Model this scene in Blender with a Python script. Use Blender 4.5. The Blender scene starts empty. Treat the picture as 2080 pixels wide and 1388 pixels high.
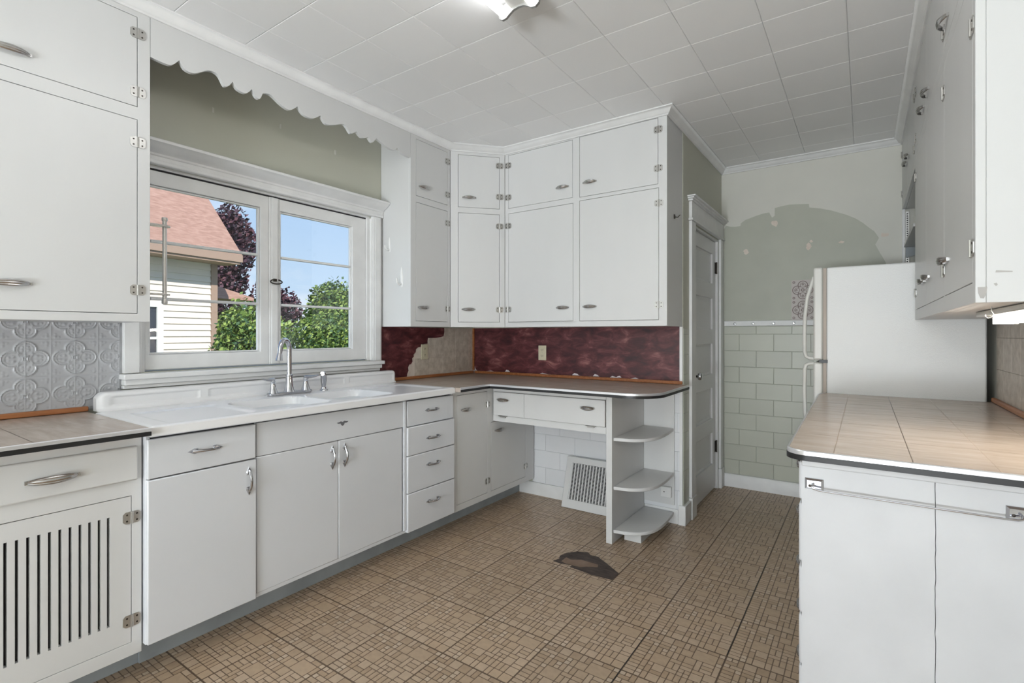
import bpy, bmesh, math, random
from mathutils import Vector, Matrix
random.seed(7)
PI = math.pi
sc = bpy.context.scene
C = sc.collection

# ------------------------------------------------------------------ camera, sky, lights, exposure
cam_d = bpy.data.cameras.new('camera'); cam = bpy.data.objects.new('camera', cam_d); C.objects.link(cam)
cam.location = (2.74, 0, 1.25); cam.rotation_euler = (PI/2, 0, math.radians(34.76))
cam_d.sensor_width = 36; cam_d.lens = 1031/2080*36
cam_d.shift_y = -(694-679.5)/2080
cam_d.clip_start = .02; cam_d.clip_end = 200
sc.camera = cam
sc.view_settings.view_transform = 'Standard'; sc.view_settings.look = 'None'
sc.view_settings.gamma = 1; sc.view_settings.use_curve_mapping = False
sc.view_settings.exposure = 0.20

world = bpy.data.worlds.new('sky'); sc.world = world; world.use_nodes = True
wn = world.node_tree; wn.nodes.clear()
def N(t, k, **p):
    n = t.nodes.new(k)
    for a, v in p.items(): setattr(n, a, v)
    return n
_tc = N(wn, 'ShaderNodeTexCoord'); _sp = N(wn, 'ShaderNodeSeparateXYZ'); wn.links.new(_tc.outputs['Generated'], _sp.inputs[0])
_r = N(wn, 'ShaderNodeValToRGB'); wn.links.new(_sp.outputs['Z'], _r.inputs[0])
_r.color_ramp.elements[0].position = 0.0; _r.color_ramp.elements[0].color = (.62, .78, .95, 1)
_r.color_ramp.elements[1].position = .55; _r.color_ramp.elements[1].color = (.22, .45, .85, 1)
_n = N(wn, 'ShaderNodeTexNoise'); _n.inputs['Scale'].default_value = 3.2; _n.inputs['Detail'].default_value = 7
_m = N(wn, 'ShaderNodeMapping'); _m.inputs['Scale'].default_value = (1, 1, 2.6)
wn.links.new(_tc.outputs['Generated'], _m.inputs[0]); wn.links.new(_m.outputs[0], _n.inputs[0])
_r2 = N(wn, 'ShaderNodeValToRGB'); wn.links.new(_n.outputs[0], _r2.inputs[0])
_r2.color_ramp.elements[0].position = .56; _r2.color_ramp.elements[1].position = .72
_mx = N(wn, 'ShaderNodeMix', data_type='RGBA'); wn.links.new(_r2.outputs[0], _mx.inputs[0])
wn.links.new(_r.outputs[0], _mx.inputs[6]); _mx.inputs[7].default_value = (.88, .92, 1, 1)
_bg = N(wn, 'ShaderNodeBackground'); _bg.inputs[1].default_value = 1.0; wn.links.new(_mx.outputs[2], _bg.inputs[0])
_wo = N(wn, 'ShaderNodeOutputWorld'); wn.links.new(_bg.outputs[0], _wo.inputs[0])

def light(name, kind, loc, rot, energy, color=(1, 1, 1), **kw):
    d = bpy.data.lights.new(name, kind); d.energy = energy; d.color = color
    for a, v in kw.items(): setattr(d, a, v)
    o = bpy.data.objects.new(name, d); C.objects.link(o); o.location = loc; o.rotation_euler = rot
    return o
_s = light('sun', 'SUN', (0, 0, 10), (0, 0, 0), 5.0, (1, .95, .88), angle=.009)
_s.rotation_euler = Vector((-.80, .12, -.70)).to_track_quat('-Z', 'Y').to_euler()
# two added fill lamps behind the camera, the first facing forward
_a = light('rear_fill', 'AREA', (2.3, -4.535, 1.35), (PI/2, 0, 0), 27, (.90, .965, 1), shape='RECTANGLE', size=1.6, size_y=1.5)
_a.rotation_euler = Vector((0, 1, 0)).to_track_quat('-Z', 'Z').to_euler()
_b = light('rear_up_fill', 'AREA', (2.3, -4.50, .60), (0, 0, 0), 275, (.91, .96, 1), shape='RECTANGLE', size=1.6, size_y=.85)  # added lamp aimed upward to lift the ceiling and passage
_b.rotation_euler = Vector((-.15, .40, .90)).to_track_quat('-Z', 'Z').to_euler()

# ------------------------------------------------------------------ materials
def mat(name, col, rough=.5, metal=0., spec=.5, bump=0., bscale=60., var=0., vscale=4., coat=0., stretch=None):
    m = bpy.data.materials.new(name); m.use_nodes = True; t = m.node_tree
    b = t.nodes['Principled BSDF']
    b.inputs['Base Color'].default_value = (*col, 1); b.inputs['Roughness'].default_value = rough
    b.inputs['Metallic'].default_value = metal; b.inputs['Specular IOR Level'].default_value = spec
    b.inputs['Coat Weight'].default_value = coat; b.inputs['Coat Roughness'].default_value = .1
    tc = N(t, 'ShaderNodeTexCoord'); src = tc.outputs['Object']
    if stretch:
        mp = N(t, 'ShaderNodeMapping'); mp.inputs['Scale'].default_value = stretch; t.links.new(src, mp.inputs[0]); src = mp.outputs[0]
    if var > 0:
        n = N(t, 'ShaderNodeTexNoise'); n.inputs['Scale'].default_value = vscale; n.inputs['Detail'].default_value = 5
        t.links.new(src, n.inputs[0])
        r = N(t, 'ShaderNodeMapRange'); r.inputs[1].default_value = .3; r.inputs[2].default_value = .7
        r.inputs[3].default_value = 1-var; r.inputs[4].default_value = 1+var*.5; t.links.new(n.outputs[0], r.inputs[0])
        h = N(t, 'ShaderNodeHueSaturation'); h.inputs['Color'].default_value = (*col, 1); t.links.new(r.outputs[0], h.inputs['Value'])
        t.links.new(h.outputs[0], b.inputs['Base Color'])
    if bump > 0:
        n = N(t, 'ShaderNodeTexNoise'); n.inputs['Scale'].default_value = bscale; n.inputs['Detail'].default_value = 4
        t.links.new(src, n.inputs[0])
        bp = N(t, 'ShaderNodeBump'); bp.inputs['Strength'].default_value = bump; bp.inputs['Distance'].default_value = .002
        t.links.new(n.outputs[0], bp.inputs['Height']); t.links.new(bp.outputs[0], b.inputs['Normal'])
    return m
def emis(name, col, s):
    m = mat(name, col, .4); b = m.node_tree.nodes['Principled BSDF']
    b.inputs['Emission Color'].default_value = (*col, 1); b.inputs['Emission Strength'].default_value = s
    return m
def ramp_mat(name, cols, scale=6, rough=.5, detail=6, stretch=(1, 1, 1), dist=0., bump=0.):
    m = mat(name, cols[0][1], rough); t = m.node_tree; b = t.nodes['Principled BSDF']
    tc = N(t, 'ShaderNodeTexCoord'); mp = N(t, 'ShaderNodeMapping'); mp.inputs['Scale'].default_value = stretch
    t.links.new(tc.outputs['Object'], mp.inputs[0])
    n = N(t, 'ShaderNodeTexNoise'); n.inputs['Scale'].default_value = scale; n.inputs['Detail'].default_value = detail
    n.inputs['Distortion'].default_value = dist; n.inputs['Roughness'].default_value = .62
    t.links.new(mp.outputs[0], n.inputs[0])
    r = N(t, 'ShaderNodeValToRGB'); t.links.new(n.outputs[0], r.inputs[0]); e = r.color_ramp.elements
    e[0].position = cols[0][0]; e[0].color = (*cols[0][1], 1); e[1].position = cols[-1][0]; e[1].color = (*cols[-1][1], 1)
    for p, c in cols[1:-1]:
        k = e.new(p); k.color = (*c, 1)
    t.links.new(r.outputs[0], b.inputs['Base Color'])
    if bump:
        bp = N(t, 'ShaderNodeBump'); bp.inputs['Strength'].default_value = bump; bp.inputs['Distance'].default_value = .003
        t.links.new(n.outputs[0], bp.inputs['Height']); t.links.new(bp.outputs[0], b.inputs['Normal'])
    return m
def objvar(m, amt=.08):          # small per-object brightness variation
    t = m.node_tree; b = t.nodes['Principled BSDF']
    oi = N(t, 'ShaderNodeObjectInfo'); r = N(t, 'ShaderNodeMapRange'); r.inputs[3].default_value = 1-amt; r.inputs[4].default_value = 1+amt
    t.links.new(oi.outputs['Random'], r.inputs[0]); h = N(t, 'ShaderNodeHueSaturation'); t.links.new(r.outputs[0], h.inputs['Value'])
    l = b.inputs['Base Color'].links
    if l: src = l[0].from_socket; t.links.new(src, h.inputs['Color'])
    else: h.inputs['Color'].default_value = b.inputs['Base Color'].default_value
    t.links.new(h.outputs[0], b.inputs['Base Color'])
    return m

WHITE = mat('white_paint', (.675, .675, .67), .38, bump=.12, bscale=25, var=.03, vscale=3, stretch=(1, 1, .3))
TRIMW = mat('white_trim_paint', (.80, .80, .795), .4, bump=.25, bscale=40, var=.06, vscale=9)
ENAMEL = mat('white_enamel', (.72, .735, .765), .25, var=.02, coat=.2)
PORC = mat('porcelain', (.90, .90, .91), .22, coat=.2)
WBOARD = mat('worn_white_paint', (.63, .635, .655), .4, bump=.2, bscale=20, var=.06, vscale=5)
CEILM = objvar(mat('ceiling_tile_paint', (.90, .90, .90), .6, bump=.25, bscale=220), .02)
GREYB = mat('grey_toe_paint', (.34, .37, .39), .5, var=.15, vscale=8)
SAGE = mat('sage_wall_paint', (.54, .54, .455), .55, bump=.12, bscale=60)
SAGE2 = mat('sage_patch_paint', (.46, .47, .395), .45, var=.05, vscale=6)
CREAM = mat('cream_wall_paint', (.68, .67, .61), .6, bump=.2, bscale=50, var=.03)
SAGET = objvar(mat('sage_tile_paint', (.53, .54, .46), .35, var=.04), .035)
SAGEG = mat('sage_joint', (.38, .39, .33), .6)
NOOKT = objvar(mat('white_tile_paint', (.78, .79, .81), .35, var=.03), .02)
NOOKG = mat('white_joint', (.50, .51, .53), .6)
BEIGE = objvar(ramp_mat('beige_tile', [(.35, (.50, .43, .36)), (.65, (.68, .61, .53))], 22, .45), .04)
BEIGEG = mat('beige_joint', (.36, .31, .26), .7)
ADHES = ramp_mat('bare_plaster', [(.3, (.66, .57, .49)), (.7, (.78, .71, .64))], 14, .8)
BURG = ramp_mat('burgundy_wallpaper', [(.30, (.030, .006, .009)), (.47, (.075, .015, .018)), (.58, (.13, .032, .036)), (.70, (.27, .11, .10)), (.80, (.42, .22, .18))], 9, .42, 9, (1, 1, 2.2), .6, .15)
TORN = mat('torn_paper_white', (.72, .68, .70), .8)
LAMIN = ramp_mat('laminate', [(.3, (.42, .345, .295)), (.5, (.49, .41, .35)), (.7, (.56, .475, .41))], 5, .27, 8, (1, 6, 1), .3)
SCORE = mat('laminate_joint', (.12, .09, .07), .6)
SCOREL = mat('laminate_printed_joint', (.36, .29, .235), .7, spec=.1)
WOODT = ramp_mat('orange_wood', [(.3, (.30, .10, .035)), (.7, (.46, .19, .07))], 6, .4, 6, (8, .6, 8))
BLACK = mat('black_rubber', (.012, .012, .013), .4)
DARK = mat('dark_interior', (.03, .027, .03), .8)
CHROME = mat('chrome', (.68, .69, .73), .1, 1.)
STEEL = mat('hinge_steel', (.50, .49, .47), .35, .9)
PULLC = mat('pull_chrome', (.50, .50, .52), .16, 1.)
CAPM = mat('fixture_cap', (.34, .34, .33), .35, .7)
NICKEL = mat('worn_nickel', (.52, .51, .50), .24, 1.)
BAND = mat('counter_edge_metal', (.72, .72, .74), .28, .7)
TIN = mat('grey_tin_paint', (.46, .465, .485), .32, bump=.1, bscale=50)
FRIDGE = mat('fridge_white', (.78, .785, .775), .35, bump=.55, bscale=240)
FRIDGEG = mat('fridge_gasket', (.45, .39, .34), .6)
HANDLEW = mat('fridge_handle_white', (.66, .65, .61), .35)
IVORY = mat('ivory_plastic', (.62, .57, .42), .35)
WPLAST = mat('white_plastic', (.80, .80, .79), .3)
DOORM = mat('door_white_paint', (.80, .80, .81), .38, bump=.15, bscale=30)
RUST = mat('dark_hinge', (.055, .045, .038), .5, .6)
GROUT = mat('vinyl_print_lines', (.155, .102, .068), .38)
VIN = [objvar(mat('vinyl_print_%s' % n, tuple(q*1.3 for q in c), .33, var=.10, vscale=40), .07) for n, c in (('tan', (.36, .265, .18)), ('light', (.39, .295, .21)), ('brown', (.325, .235, .155)), ('pale', (.43, .345, .26)))]
PATCHD = ramp_mat('worn_floor_dark', [(.35, (.035, .025, .022)), (.6, (.09, .065, .055)), (.75, (.17, .12, .095))], 14, .6, 8, (1, 3, 1))
PATCHT = ramp_mat('worn_floor_tan', [(.3, (.20, .13, .09)), (.7, (.30, .21, .155))], 12, .6)
TUBE = emis('lit_fluorescent_tube', (.98, .99, 1), 9)
TUBEW = emis('lit_cabinet_tube', (1, .94, .84), 40)
GALV = mat('fixture_metal', (.62, .61, .58), .3, .6)
SIDING = mat('cream_siding', (.80, .70, .61), .7, bump=.2, bscale=30, var=.06)
SHING = ramp_mat('pink_shingles', [(.3, (.28, .155, .115)), (.5, (.36, .21, .16)), (.7, (.44, .275, .215))], 2.2, .85, 6, (3, 3, 16))
EAVE = mat('eave_brown', (.36, .25, .19), .7)
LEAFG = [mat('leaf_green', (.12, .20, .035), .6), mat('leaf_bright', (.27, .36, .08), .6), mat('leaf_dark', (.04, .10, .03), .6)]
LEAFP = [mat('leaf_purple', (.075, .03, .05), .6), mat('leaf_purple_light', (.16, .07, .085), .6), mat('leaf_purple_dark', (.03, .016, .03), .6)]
BARK = mat('bark', (.10, .07, .05), .8, bump=.5, bscale=20)
GRASS = ramp_mat('grass', [(.3, (.07, .12, .03)), (.7, (.17, .24, .07))], 20, .9)
PORTR = mat('pattern_lines', (.22, .17, .155), .5)
PORTB = mat('pattern_ground', (.53, .48, .455), .45)
glass = bpy.data.materials.new('window_glass'); glass.use_nodes = True
_t = glass.node_tree; _t.nodes.clear(); _o = N(_t, 'ShaderNodeOutputMaterial'); _x = N(_t, 'ShaderNodeMixShader'); _tr = N(_t, 'ShaderNodeBsdfTransparent'); _gl = N(_t, 'ShaderNodeBsdfGlossy')
_gl.inputs['Roughness'].default_value = .02; _tr.inputs[0].default_value = (.97, .98, .98, 1); _x.inputs[0].default_value = .05
_t.links.new(_tr.outputs[0], _x.inputs[1]); _t.links.new(_gl.outputs[0], _x.inputs[2]); _t.links.new(_x.outputs[0], _o.inputs[0])

# ------------------------------------------------------------------ geometry helpers
wloc = {}
Z = Vector((0, 0, 1))
class Frame:                      # u along the face, v up, w out of the face
    def __init__(s, o, U, Nn): s.o = Vector(o); s.U = Vector(U); s.N = Vector(Nn)
    def __call__(s, u, v, w): return s.o + s.U*u + Z*v + s.N*w
ID = lambda a, b, c: Vector((a, b, c))
class B:
    def __init__(s, F=None): s.F = F or ID; s.v = []; s.f = []; s.mi = []
    def add(s, vs, fs, m=0):
        k = len(s.v); s.v += [s.F(*p) for p in vs]; s.f += [tuple(i+k for i in f) for f in fs]; s.mi += [m]*len(fs); return s
    def box(s, a0, a1, b0, b1, c0, c1, m=0):
        return s.add([(a0, b0, c0), (a1, b0, c0), (a1, b1, c0), (a0, b1, c0), (a0, b0, c1), (a1, b0, c1), (a1, b1, c1), (a0, b1, c1)],
                     [(0, 3, 2, 1), (4, 5, 6, 7), (0, 1, 5, 4), (1, 2, 6, 5), (2, 3, 7, 6), (3, 0, 4, 7)], m)
    def prism(s, poly, c0, c1, m=0):                     # poly in first two coords
        n = len(poly)
        return s.add([(a, b, c0) for a, b in poly]+[(a, b, c1) for a, b in poly],
                     [tuple(range(n)), tuple(range(n, 2*n))]+[(i, (i+1) % n, (i+1) % n+n, i+n) for i in range(n)], m)
    def prism_uw(s, poly, v0, v1, m=0):                  # poly in u,w extruded along v
        n = len(poly)
        return s.add([(a, v0, b) for a, b in poly]+[(a, v1, b) for a, b in poly],
                     [tuple(range(n)), tuple(range(n, 2*n))]+[(i, (i+1) % n, (i+1) % n+n, i+n) for i in range(n)], m)
    def tube(s, pts, r, n=10, m=0, cap=True):
        P = [Vector(p) for p in pts]; R = r if isinstance(r, (list, tuple)) else [r]*len(P)
        ring = []; vs = []; prev = None
        for i, p in enumerate(P):
            d = (P[min(i+1, len(P)-1)]-P[max(i-1, 0)]).normalized()
            if prev is None:
                a = d.orthogonal().normalized()
            else:
                a = (prev-d*prev.dot(d)).normalized()
            prev = a; b = d.cross(a)
            vs += [tuple(p+(a*math.cos(2*PI*k/n)+b*math.sin(2*PI*k/n))*R[i]) for k in range(n)]
        fs = [(i*n+k, i*n+(k+1) % n, (i+1)*n+(k+1) % n, (i+1)*n+k) for i in range(len(P)-1) for k in range(n)]
        if cap: fs += [tuple(range(n)), tuple(range((len(P)-1)*n, len(P)*n))]
        return s.add(vs, fs, m)
    def lathe(s, c, prof, n=20, m=0, axis='z'):          # prof: (radius, height)
        vs = []
        for r, h in prof:
            for k in range(n):
                x, y = r*math.cos(2*PI*k/n), r*math.sin(2*PI*k/n)
                vs.append({'z': (c[0]+x, c[1]+y, c[2]+h), 'y': (c[0]+x, c[1]+h, c[2]+y), 'x': (c[0]+h, c[1]+x, c[2]+y)}[axis])
        L = len(prof)
        fs = [(i*n+k, i*n+(k+1) % n, (i+1)*n+(k+1) % n, (i+1)*n+k) for i in range(L-1) for k in range(n)]+[tuple(range(n)), tuple(range((L-1)*n, L*n))]
        return s.add(vs, fs, m)
    def mesh(s, name, mats, off=(0, 0, 0), smooth=True, recalc=True):
        me = bpy.data.meshes.new(name); off = Vector(off)
        me.from_pydata([p-off for p in s.v], [], s.f)
        for m in (mats if isinstance(mats, (list, tuple)) else [mats]): me.materials.append(m)
        me.polygons.foreach_set('material_index', s.mi)
        if recalc:
            bm = bmesh.new(); bm.from_mesh(me); bmesh.ops.recalc_face_normals(bm, faces=bm.faces); bm.to_mesh(me); bm.free()
        if smooth:
            me.shade_smooth(); me.set_sharp_from_angle(angle=math.radians(32))
        me.update(); return me
    def build(s, name, mats, parent=None, bevel=0., **k):
        loc = k.pop('loc', None)
        base = Vector(loc) if loc else (wloc[parent] if parent else Vector((0, 0, 0)))
        me = s.mesh(name, mats, base, **k)
        o = bpy.data.objects.new(name, me); C.objects.link(o)
        if parent: o.parent = parent; o.location = base-wloc[parent]
        else: o.location = base
        wloc[o] = base.copy()
        if bevel:
            b = o.modifiers.new('bevel', 'BEVEL'); b.width = bevel; b.segments = 2; b.limit_method = 'ANGLE'; b.angle_limit = math.radians(50)
        return o
def thing(name, label, cat, loc=(0, 0, 0), group=None):
    o = bpy.data.objects.new(name, None); C.objects.link(o); o.location = loc; o.empty_display_size = .05
    wloc[o] = Vector(loc); o['label'] = label; o['category'] = cat
    if group: o['group'] = group
    return o
def tag(o, label, cat, group=None):
    o['label'] = label; o['category'] = cat
    if group: o['group'] = group
    return o
def struct(o): o['kind'] = 'structure'; return o
def inst(name, me, parent, M, label=None):
    o = bpy.data.objects.new(name, me); C.objects.link(o)
    if parent: o.parent = parent; o.matrix_basis = Matrix.Translation(-wloc[parent]) @ M
    else: o.matrix_basis = M
    wloc[o] = M.translation.copy()
    if label: o['label'] = label
    return o
def hwM(F, u, v, w=0., spin=0., s=(1, 1, 1)):          # hardware matrix: local x along face, y out, z up
    Nn = F.N.normalized(); Uh = Nn.cross(Z)
    R = Matrix((Uh, Nn, Z)).transposed().to_4x4()
    return Matrix.Translation(F(u, v, w)) @ R @ Matrix.Rotation(spin, 4, 'Y') @ Matrix.Diagonal((*s, 1))
def holed(b, u0, u1, v0, v1, w0, w1, holes, m=0):      # slab with rectangular openings, no inner faces
    us = sorted({u0, u1, *[x for h in holes for x in h[:2] if u0 < x < u1]}); vs = sorted({v0, v1, *[x for h in holes for x in h[2:] if v0 < x < v1]})
    def solid(i, j):
        if i < 0 or j < 0 or i >= len(us)-1 or j >= len(vs)-1: return False
        cu, cv = (us[i]+us[i+1])/2, (vs[j]+vs[j+1])/2
        return not any(h[0] < cu < h[1] and h[2] < cv < h[3] for h in holes)
    idx = {}; V = []; Fc = []
    def g(i, j, k):
        if (i, j, k) not in idx: idx[(i, j, k)] = len(V); V.append((us[i], vs[j], (w0, w1)[k]))
        return idx[(i, j, k)]
    for i in range(len(us)-1):
        for j in range(len(vs)-1):
            if not solid(i, j): continue
            Fc.append((g(i, j, 1), g(i+1, j, 1), g(i+1, j+1, 1), g(i, j+1, 1))); Fc.append((g(i, j, 0), g(i, j+1, 0), g(i+1, j+1, 0), g(i+1, j, 0)))
            if not solid(i-1, j): Fc.append((g(i, j, 0), g(i, j, 1), g(i, j+1, 1), g(i, j+1, 0)))
            if not solid(i+1, j): Fc.append((g(i+1, j, 0), g(i+1, j+1, 0), g(i+1, j+1, 1), g(i+1, j, 1)))
            if not solid(i, j-1): Fc.append((g(i, j, 0), g(i+1, j, 0), g(i+1, j, 1), g(i, j, 1)))
            if not solid(i, j+1): Fc.append((g(i, j+1, 0), g(i, j+1, 1), g(i+1, j+1, 1), g(i+1, j+1, 0)))
    return b.add(V, Fc, m)
def sweep(prof, path, mats, name, parent=None):         # prof (out to the right of the path, z)
    n = len(prof); vs = []
    P = [Vector((p[0], p[1])) for p in path]
    for i, p in enumerate(P):
        d0 = (P[i]-P[i-1]).normalized() if i else (P[1]-P[0]).normalized()
        d1 = (P[i+1]-P[i]).normalized() if i < len(P)-1 else d0
        n0 = Vector((d0.y, -d0.x)); n1 = Vector((d1.y, -d1.x)); mm = (n0+n1).normalized(); mm = mm/max(.2, mm.dot(n0))
        vs += [(p.x+mm.x*o, p.y+mm.y*o, z) for o, z in prof]
    b = B(); fs = [(i*n+k, i*n+(k+1) % n, (i+1)*n+(k+1) % n, (i+1)*n+k) for i in range(len(P)-1) for k in range(n)]
    fs += [tuple(range(n)), tuple(range((len(P)-1)*n, len(P)*n))]
    b.add(vs, fs); return b.build(name, mats, parent)

# ------------------------------------------------------------------ shared hardware
def ridged_pull():
    b = B(); n = 16; K = 11; vs = []
    for i in range(n+1):
        s = -1+2*i/n; e = max(0, 1-s*s)
        wc = .004+.022*e**.8; hv = .0035+.0085*e**.6
        for k in range(K):
            a = -1+2*k/(K-1); rid = .0022*abs(math.cos(a*PI*1.5))
            vs.append((s*.048, wc+rid-.003*a*a, a*hv))
        for k in range(K):
            a = 1-2*k/(K-1); vs.append((s*.048, max(0, wc-.004), a*hv))
    m = 2*K; fs = [(i*m+k, i*m+(k+1) % m, (i+1)*m+(k+1) % m, (i+1)*m+k) for i in range(n) for k in range(m)]+[tuple(range(m)), tuple(range(n*m, n*m+m))]
    b.add(vs, fs)
    for s in (-1, 1): b.box(s*.044-.006, s*.044+.006, 0, .007, -.005, .005)
    return b.mesh('ridged_pull', NICKEL)
def arrow_pull():
    b = B()
    pts = [(-.045, .003, 0), (-.034, .012, 0), (-.018, .021, 0), (0, .024, 0), (.018, .021, 0), (.034, .012, 0), (.045, .003, 0)]
    b.tube(pts, [.006, .0062, .0055, .0052, .0055, .0062, .006], 10)
    for s in (-1, 1):
        b.add([(s*.026, 0, -.010), (s*.026, 0, .010), (s*.040, 0, .011), (s*.064, 0, 0), (s*.040, 0, -.011),
               (s*.030, .005, -.007), (s*.030, .005, .007), (s*.041, .006, .008), (s*.060, .004, 0), (s*.041, .006, -.008)],
              [(0, 1, 2, 3, 4), (5, 6, 7, 8, 9)]+[(i, (i+1) % 5, (i+1) % 5+5, i+5) for i in range(5)])
    return b.mesh('arrow_pull', PULLC)
def hinge_me():
    b = B(); w = .027; h = .021; c = .008
    for s in (-1, 1):
        poly = [(s*.003, -h), (s*(w-c), -h), (s*w, -h+c), (s*w, h-c), (s*(w-c), h), (s*.003, h)]
        n = 6; b.add([(a, 0, d) for a, d in poly]+[(a, .0022, d) for a, d in poly], [tuple(range(n)), tuple(range(n, 2*n))]+[(i, (i+1) % n, (i+1) % n+n, i+n) for i in range(n)])
        for q in (-.011, .011): b.lathe((s*.015, .0022, q), [(.0034, 0), (.003, .0012), (.001, .0014)], 8, 1, 'y')
    b.tube([(0, .0035, -h), (0, .0035, h)], .0038, 8)
    return b.mesh('cabinet_hinge', [STEEL, RUST])
PULL, ARROW, HINGE = ridged_pull(), arrow_pull(), hinge_me()

def cabinet(F, name, label, cat, u0, u1, v0, v1, depth, doors, loc, group=None, m=WHITE, hm=PULL, holes=(), bodydark=True, fr=.019):
    """doors: (kind, u0, u1, v0, v1, out, handle (u, v, spin), hinge side, [hinge v])"""
    t = thing(name, label, cat, loc, group)
    b = B(F)
    hl = [tuple(d[1:5]) for d in doors if d[5] <= 0]+list(holes)
    for d in doors:
        if d[5] > 0: hl.append((d[1]+.012, d[2]-.012, d[3]+.012, d[4]-.012))
    holed(b, u0, u1, v0, v1, -fr, 0, hl)
    b.box(u0, u0+.015, v0, v1, -depth, -fr-.0003); b.box(u1-.015, u1, v0, v1, -depth, -fr-.0003)
    b.box(u0+.0155, u1-.0155, v0, v0+.015, -depth, -fr-.0003); b.box(u0+.0155, u1-.0155, v1-.015, v1, -depth, -fr-.0003)
    b.box(u0+.0155, u1-.0155, v0+.0155, v1-.0155, -depth, -depth+.008)
    b.build('body', m, t, bevel=.0012)
    for kind, a0, a1, c0, c1, out, hnd, side, hz in doors:
        g = .0022 if out <= 0 else 0
        db = B(F)
        if kind == 'slotted':
            slots = [(.388+.0256*i-.004, .388+.0256*i+.004, .238, .617) for i in range(-3, 11)]
            slots = [s for s in slots if a0+.03 < s[0] and s[1] < a1-.03]
            holed(db, a0+g, a1-g, c0+g, c1-g, out-.018, out, slots)
            d = db.build('door', m, t)
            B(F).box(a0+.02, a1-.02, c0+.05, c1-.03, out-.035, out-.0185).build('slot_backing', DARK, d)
        else:
            db.box(a0+g, a1-g, c0+g, c1-g, (out-.018 if out <= 0 else .0006), out)
            d = db.build('drawer' if kind == 'drawer' else 'door', m, t, bevel=(.005 if out > 0 else .0012))
        if hnd: inst('handle', hm, d, hwM(F, hnd[0], hnd[1], out, hnd[2] if len(hnd) > 2 else 0, hnd[3] if len(hnd) > 3 else (1, 1, 1)))
        for v in hz: inst('hinge', HINGE, d, hwM(F, a0 if side == 'l' else a1, v, max(out, 0)+.0005))
    return t

# ------------------------------------------------------------------ room shell
H = 2.62
FL = Frame((0, 0, 0), (0, 1, 0), (1, 0, 0))              # faces on the window wall, w = x
b = B(FL); holed(b, -4.5, 4.6, -.02, 2.75, -.16, 0, [(.945, 2.265, 1.075, 2.045)]); wl = struct(b.build('wall_left', SAGE))
b = B(); b.box(0.0, 1.67, 3.37, 3.47, 0, H+.1); wb = struct(b.build('wall_back', SAGE))
FP = Frame((1.765, 0, 0), (0, 1, 0), (1, 0, 0))
b = B(FP); holed(b, 3.37, 4.46, 0, H+.1, -.1, 0, [(3.605, 4.345, -.01, 2.015)]); wp = struct(b.build('wall_inner', SAGE))
b = B(); b.box(1.6, 3.4, 4.46, 4.6, 0, H+.1); wf = struct(b.build('wall_far', CREAM))
b = B(); b.box(3.27, 3.4, -4.5, 4.46, 0, H+.1); wr = struct(b.build('wall_right', CREAM))
FR = Frame((0, -4.5, 0), (1, 0, 0), (0, 1, 0))
b = B(FR); holed(b, 0, 3.4, 0, H+.1, -.14, 0, [(1.45, 3.15, .12, 2.15)]); wre = struct(b.build('wall_rear', TRIMW))
b = B(FR); holed(b, 1.36, 3.24, .03, 2.24, 0, .02, [(1.45, 3.15, .12, 2.15)]); holed(b, 1.45, 3.15, .12, 2.15, -.09, -.05, [(1.5, 2.27, .17, 2.1), (2.33, 3.1, .17, 2.1)])
wr2 = struct(b.build('added_rear_window', TRIMW)); B(FR).box(1.5, 3.1, .17, 2.1, -.072, -.068).build('pane', glass, wr2)  # unseen rear window, added to go with the fill lamps
b = B(); b.box(-.16, 3.4, -4.64, 4.6, H+.012, H+.22); cl = struct(b.build('ceiling', CEILM))
b = B(); b.box(-.16, 3.4, -4.64, 4.6, -.08, -.004); flr = struct(b.build('floor', GROUT))

# ceiling tiles
tsx, tsy = .307, .3003
b = B(); c = .0024; x1, y1 = tsx-.001, tsy-.001
b.add([(0, 0, .011), (x1, 0, .011), (x1, y1, .011), (0, y1, .011), (0, 0, c), (x1, 0, c), (x1, y1, c), (0, y1, c), (c, c, 0), (x1-c, c, 0), (x1-c, y1-c, 0), (c, y1-c, 0)],
      [(0, 1, 2, 3), (8, 11, 10, 9)]+[(i, (i+1) % 4, (i+1) % 4+4, i+4) for i in range(4)]+[(i+4, (i+1) % 4+4, (i+1) % 4+8, i+8) for i in range(4)])
CT = b.mesh('ceiling_tile', CEILM, smooth=False)
for i in range(-2, 8):
    for j in range(-11, 11):
        x, y = .838+tsx*i, 1.253+tsy*j
        if x > 2.96 or y > 4.5: continue
        if x < 1.5 and y > 3.4: continue
        inst('ceiling_tile', CT, cl, Matrix.Translation((x, y, H)))

# floor tiles: printed mosaic blocks standing a hair proud of the printed lines
rnd = random.Random(11); S = .306
cells = []
def split(x, y, w, h, d):
    if w*h == 1 or (w*h <= 2 and rnd.random() < .72) or (w*h <= 4 and max(w, h) < 3 and rnd.random() < .6) or (w*h == 3 and rnd.random() < .25):
        cells.append((x, y, w, h)); return
    if w > h or (w == h and rnd.random() < .5):
        k = max(1, min(w-1, round(w*(.35+.3*rnd.random())))); split(x, y, k, h, d+1); split(x+k, y, w-k, h, d+1)
    elif h > 1:
        k = max(1, min(h-1, round(h*(.35+.3*rnd.random())))); split(x, y, w, k, d+1); split(x, y+k, w, h-k, d+1)
    else: cells.append((x, y, w, h))
G = 14
cells.append((9, 10, 4, 3)); cells.append((3, 5, 3, 3))
for (x, y, w, h) in ((0, 0, 6, 5), (0, 5, 3, 5), (3, 8, 3, 2), (6, 0, 8, 10), (0, 10, 9, 4), (9, 13, 4, 1), (13, 10, 1, 4)): split(x, y, w, h, 0)
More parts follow.
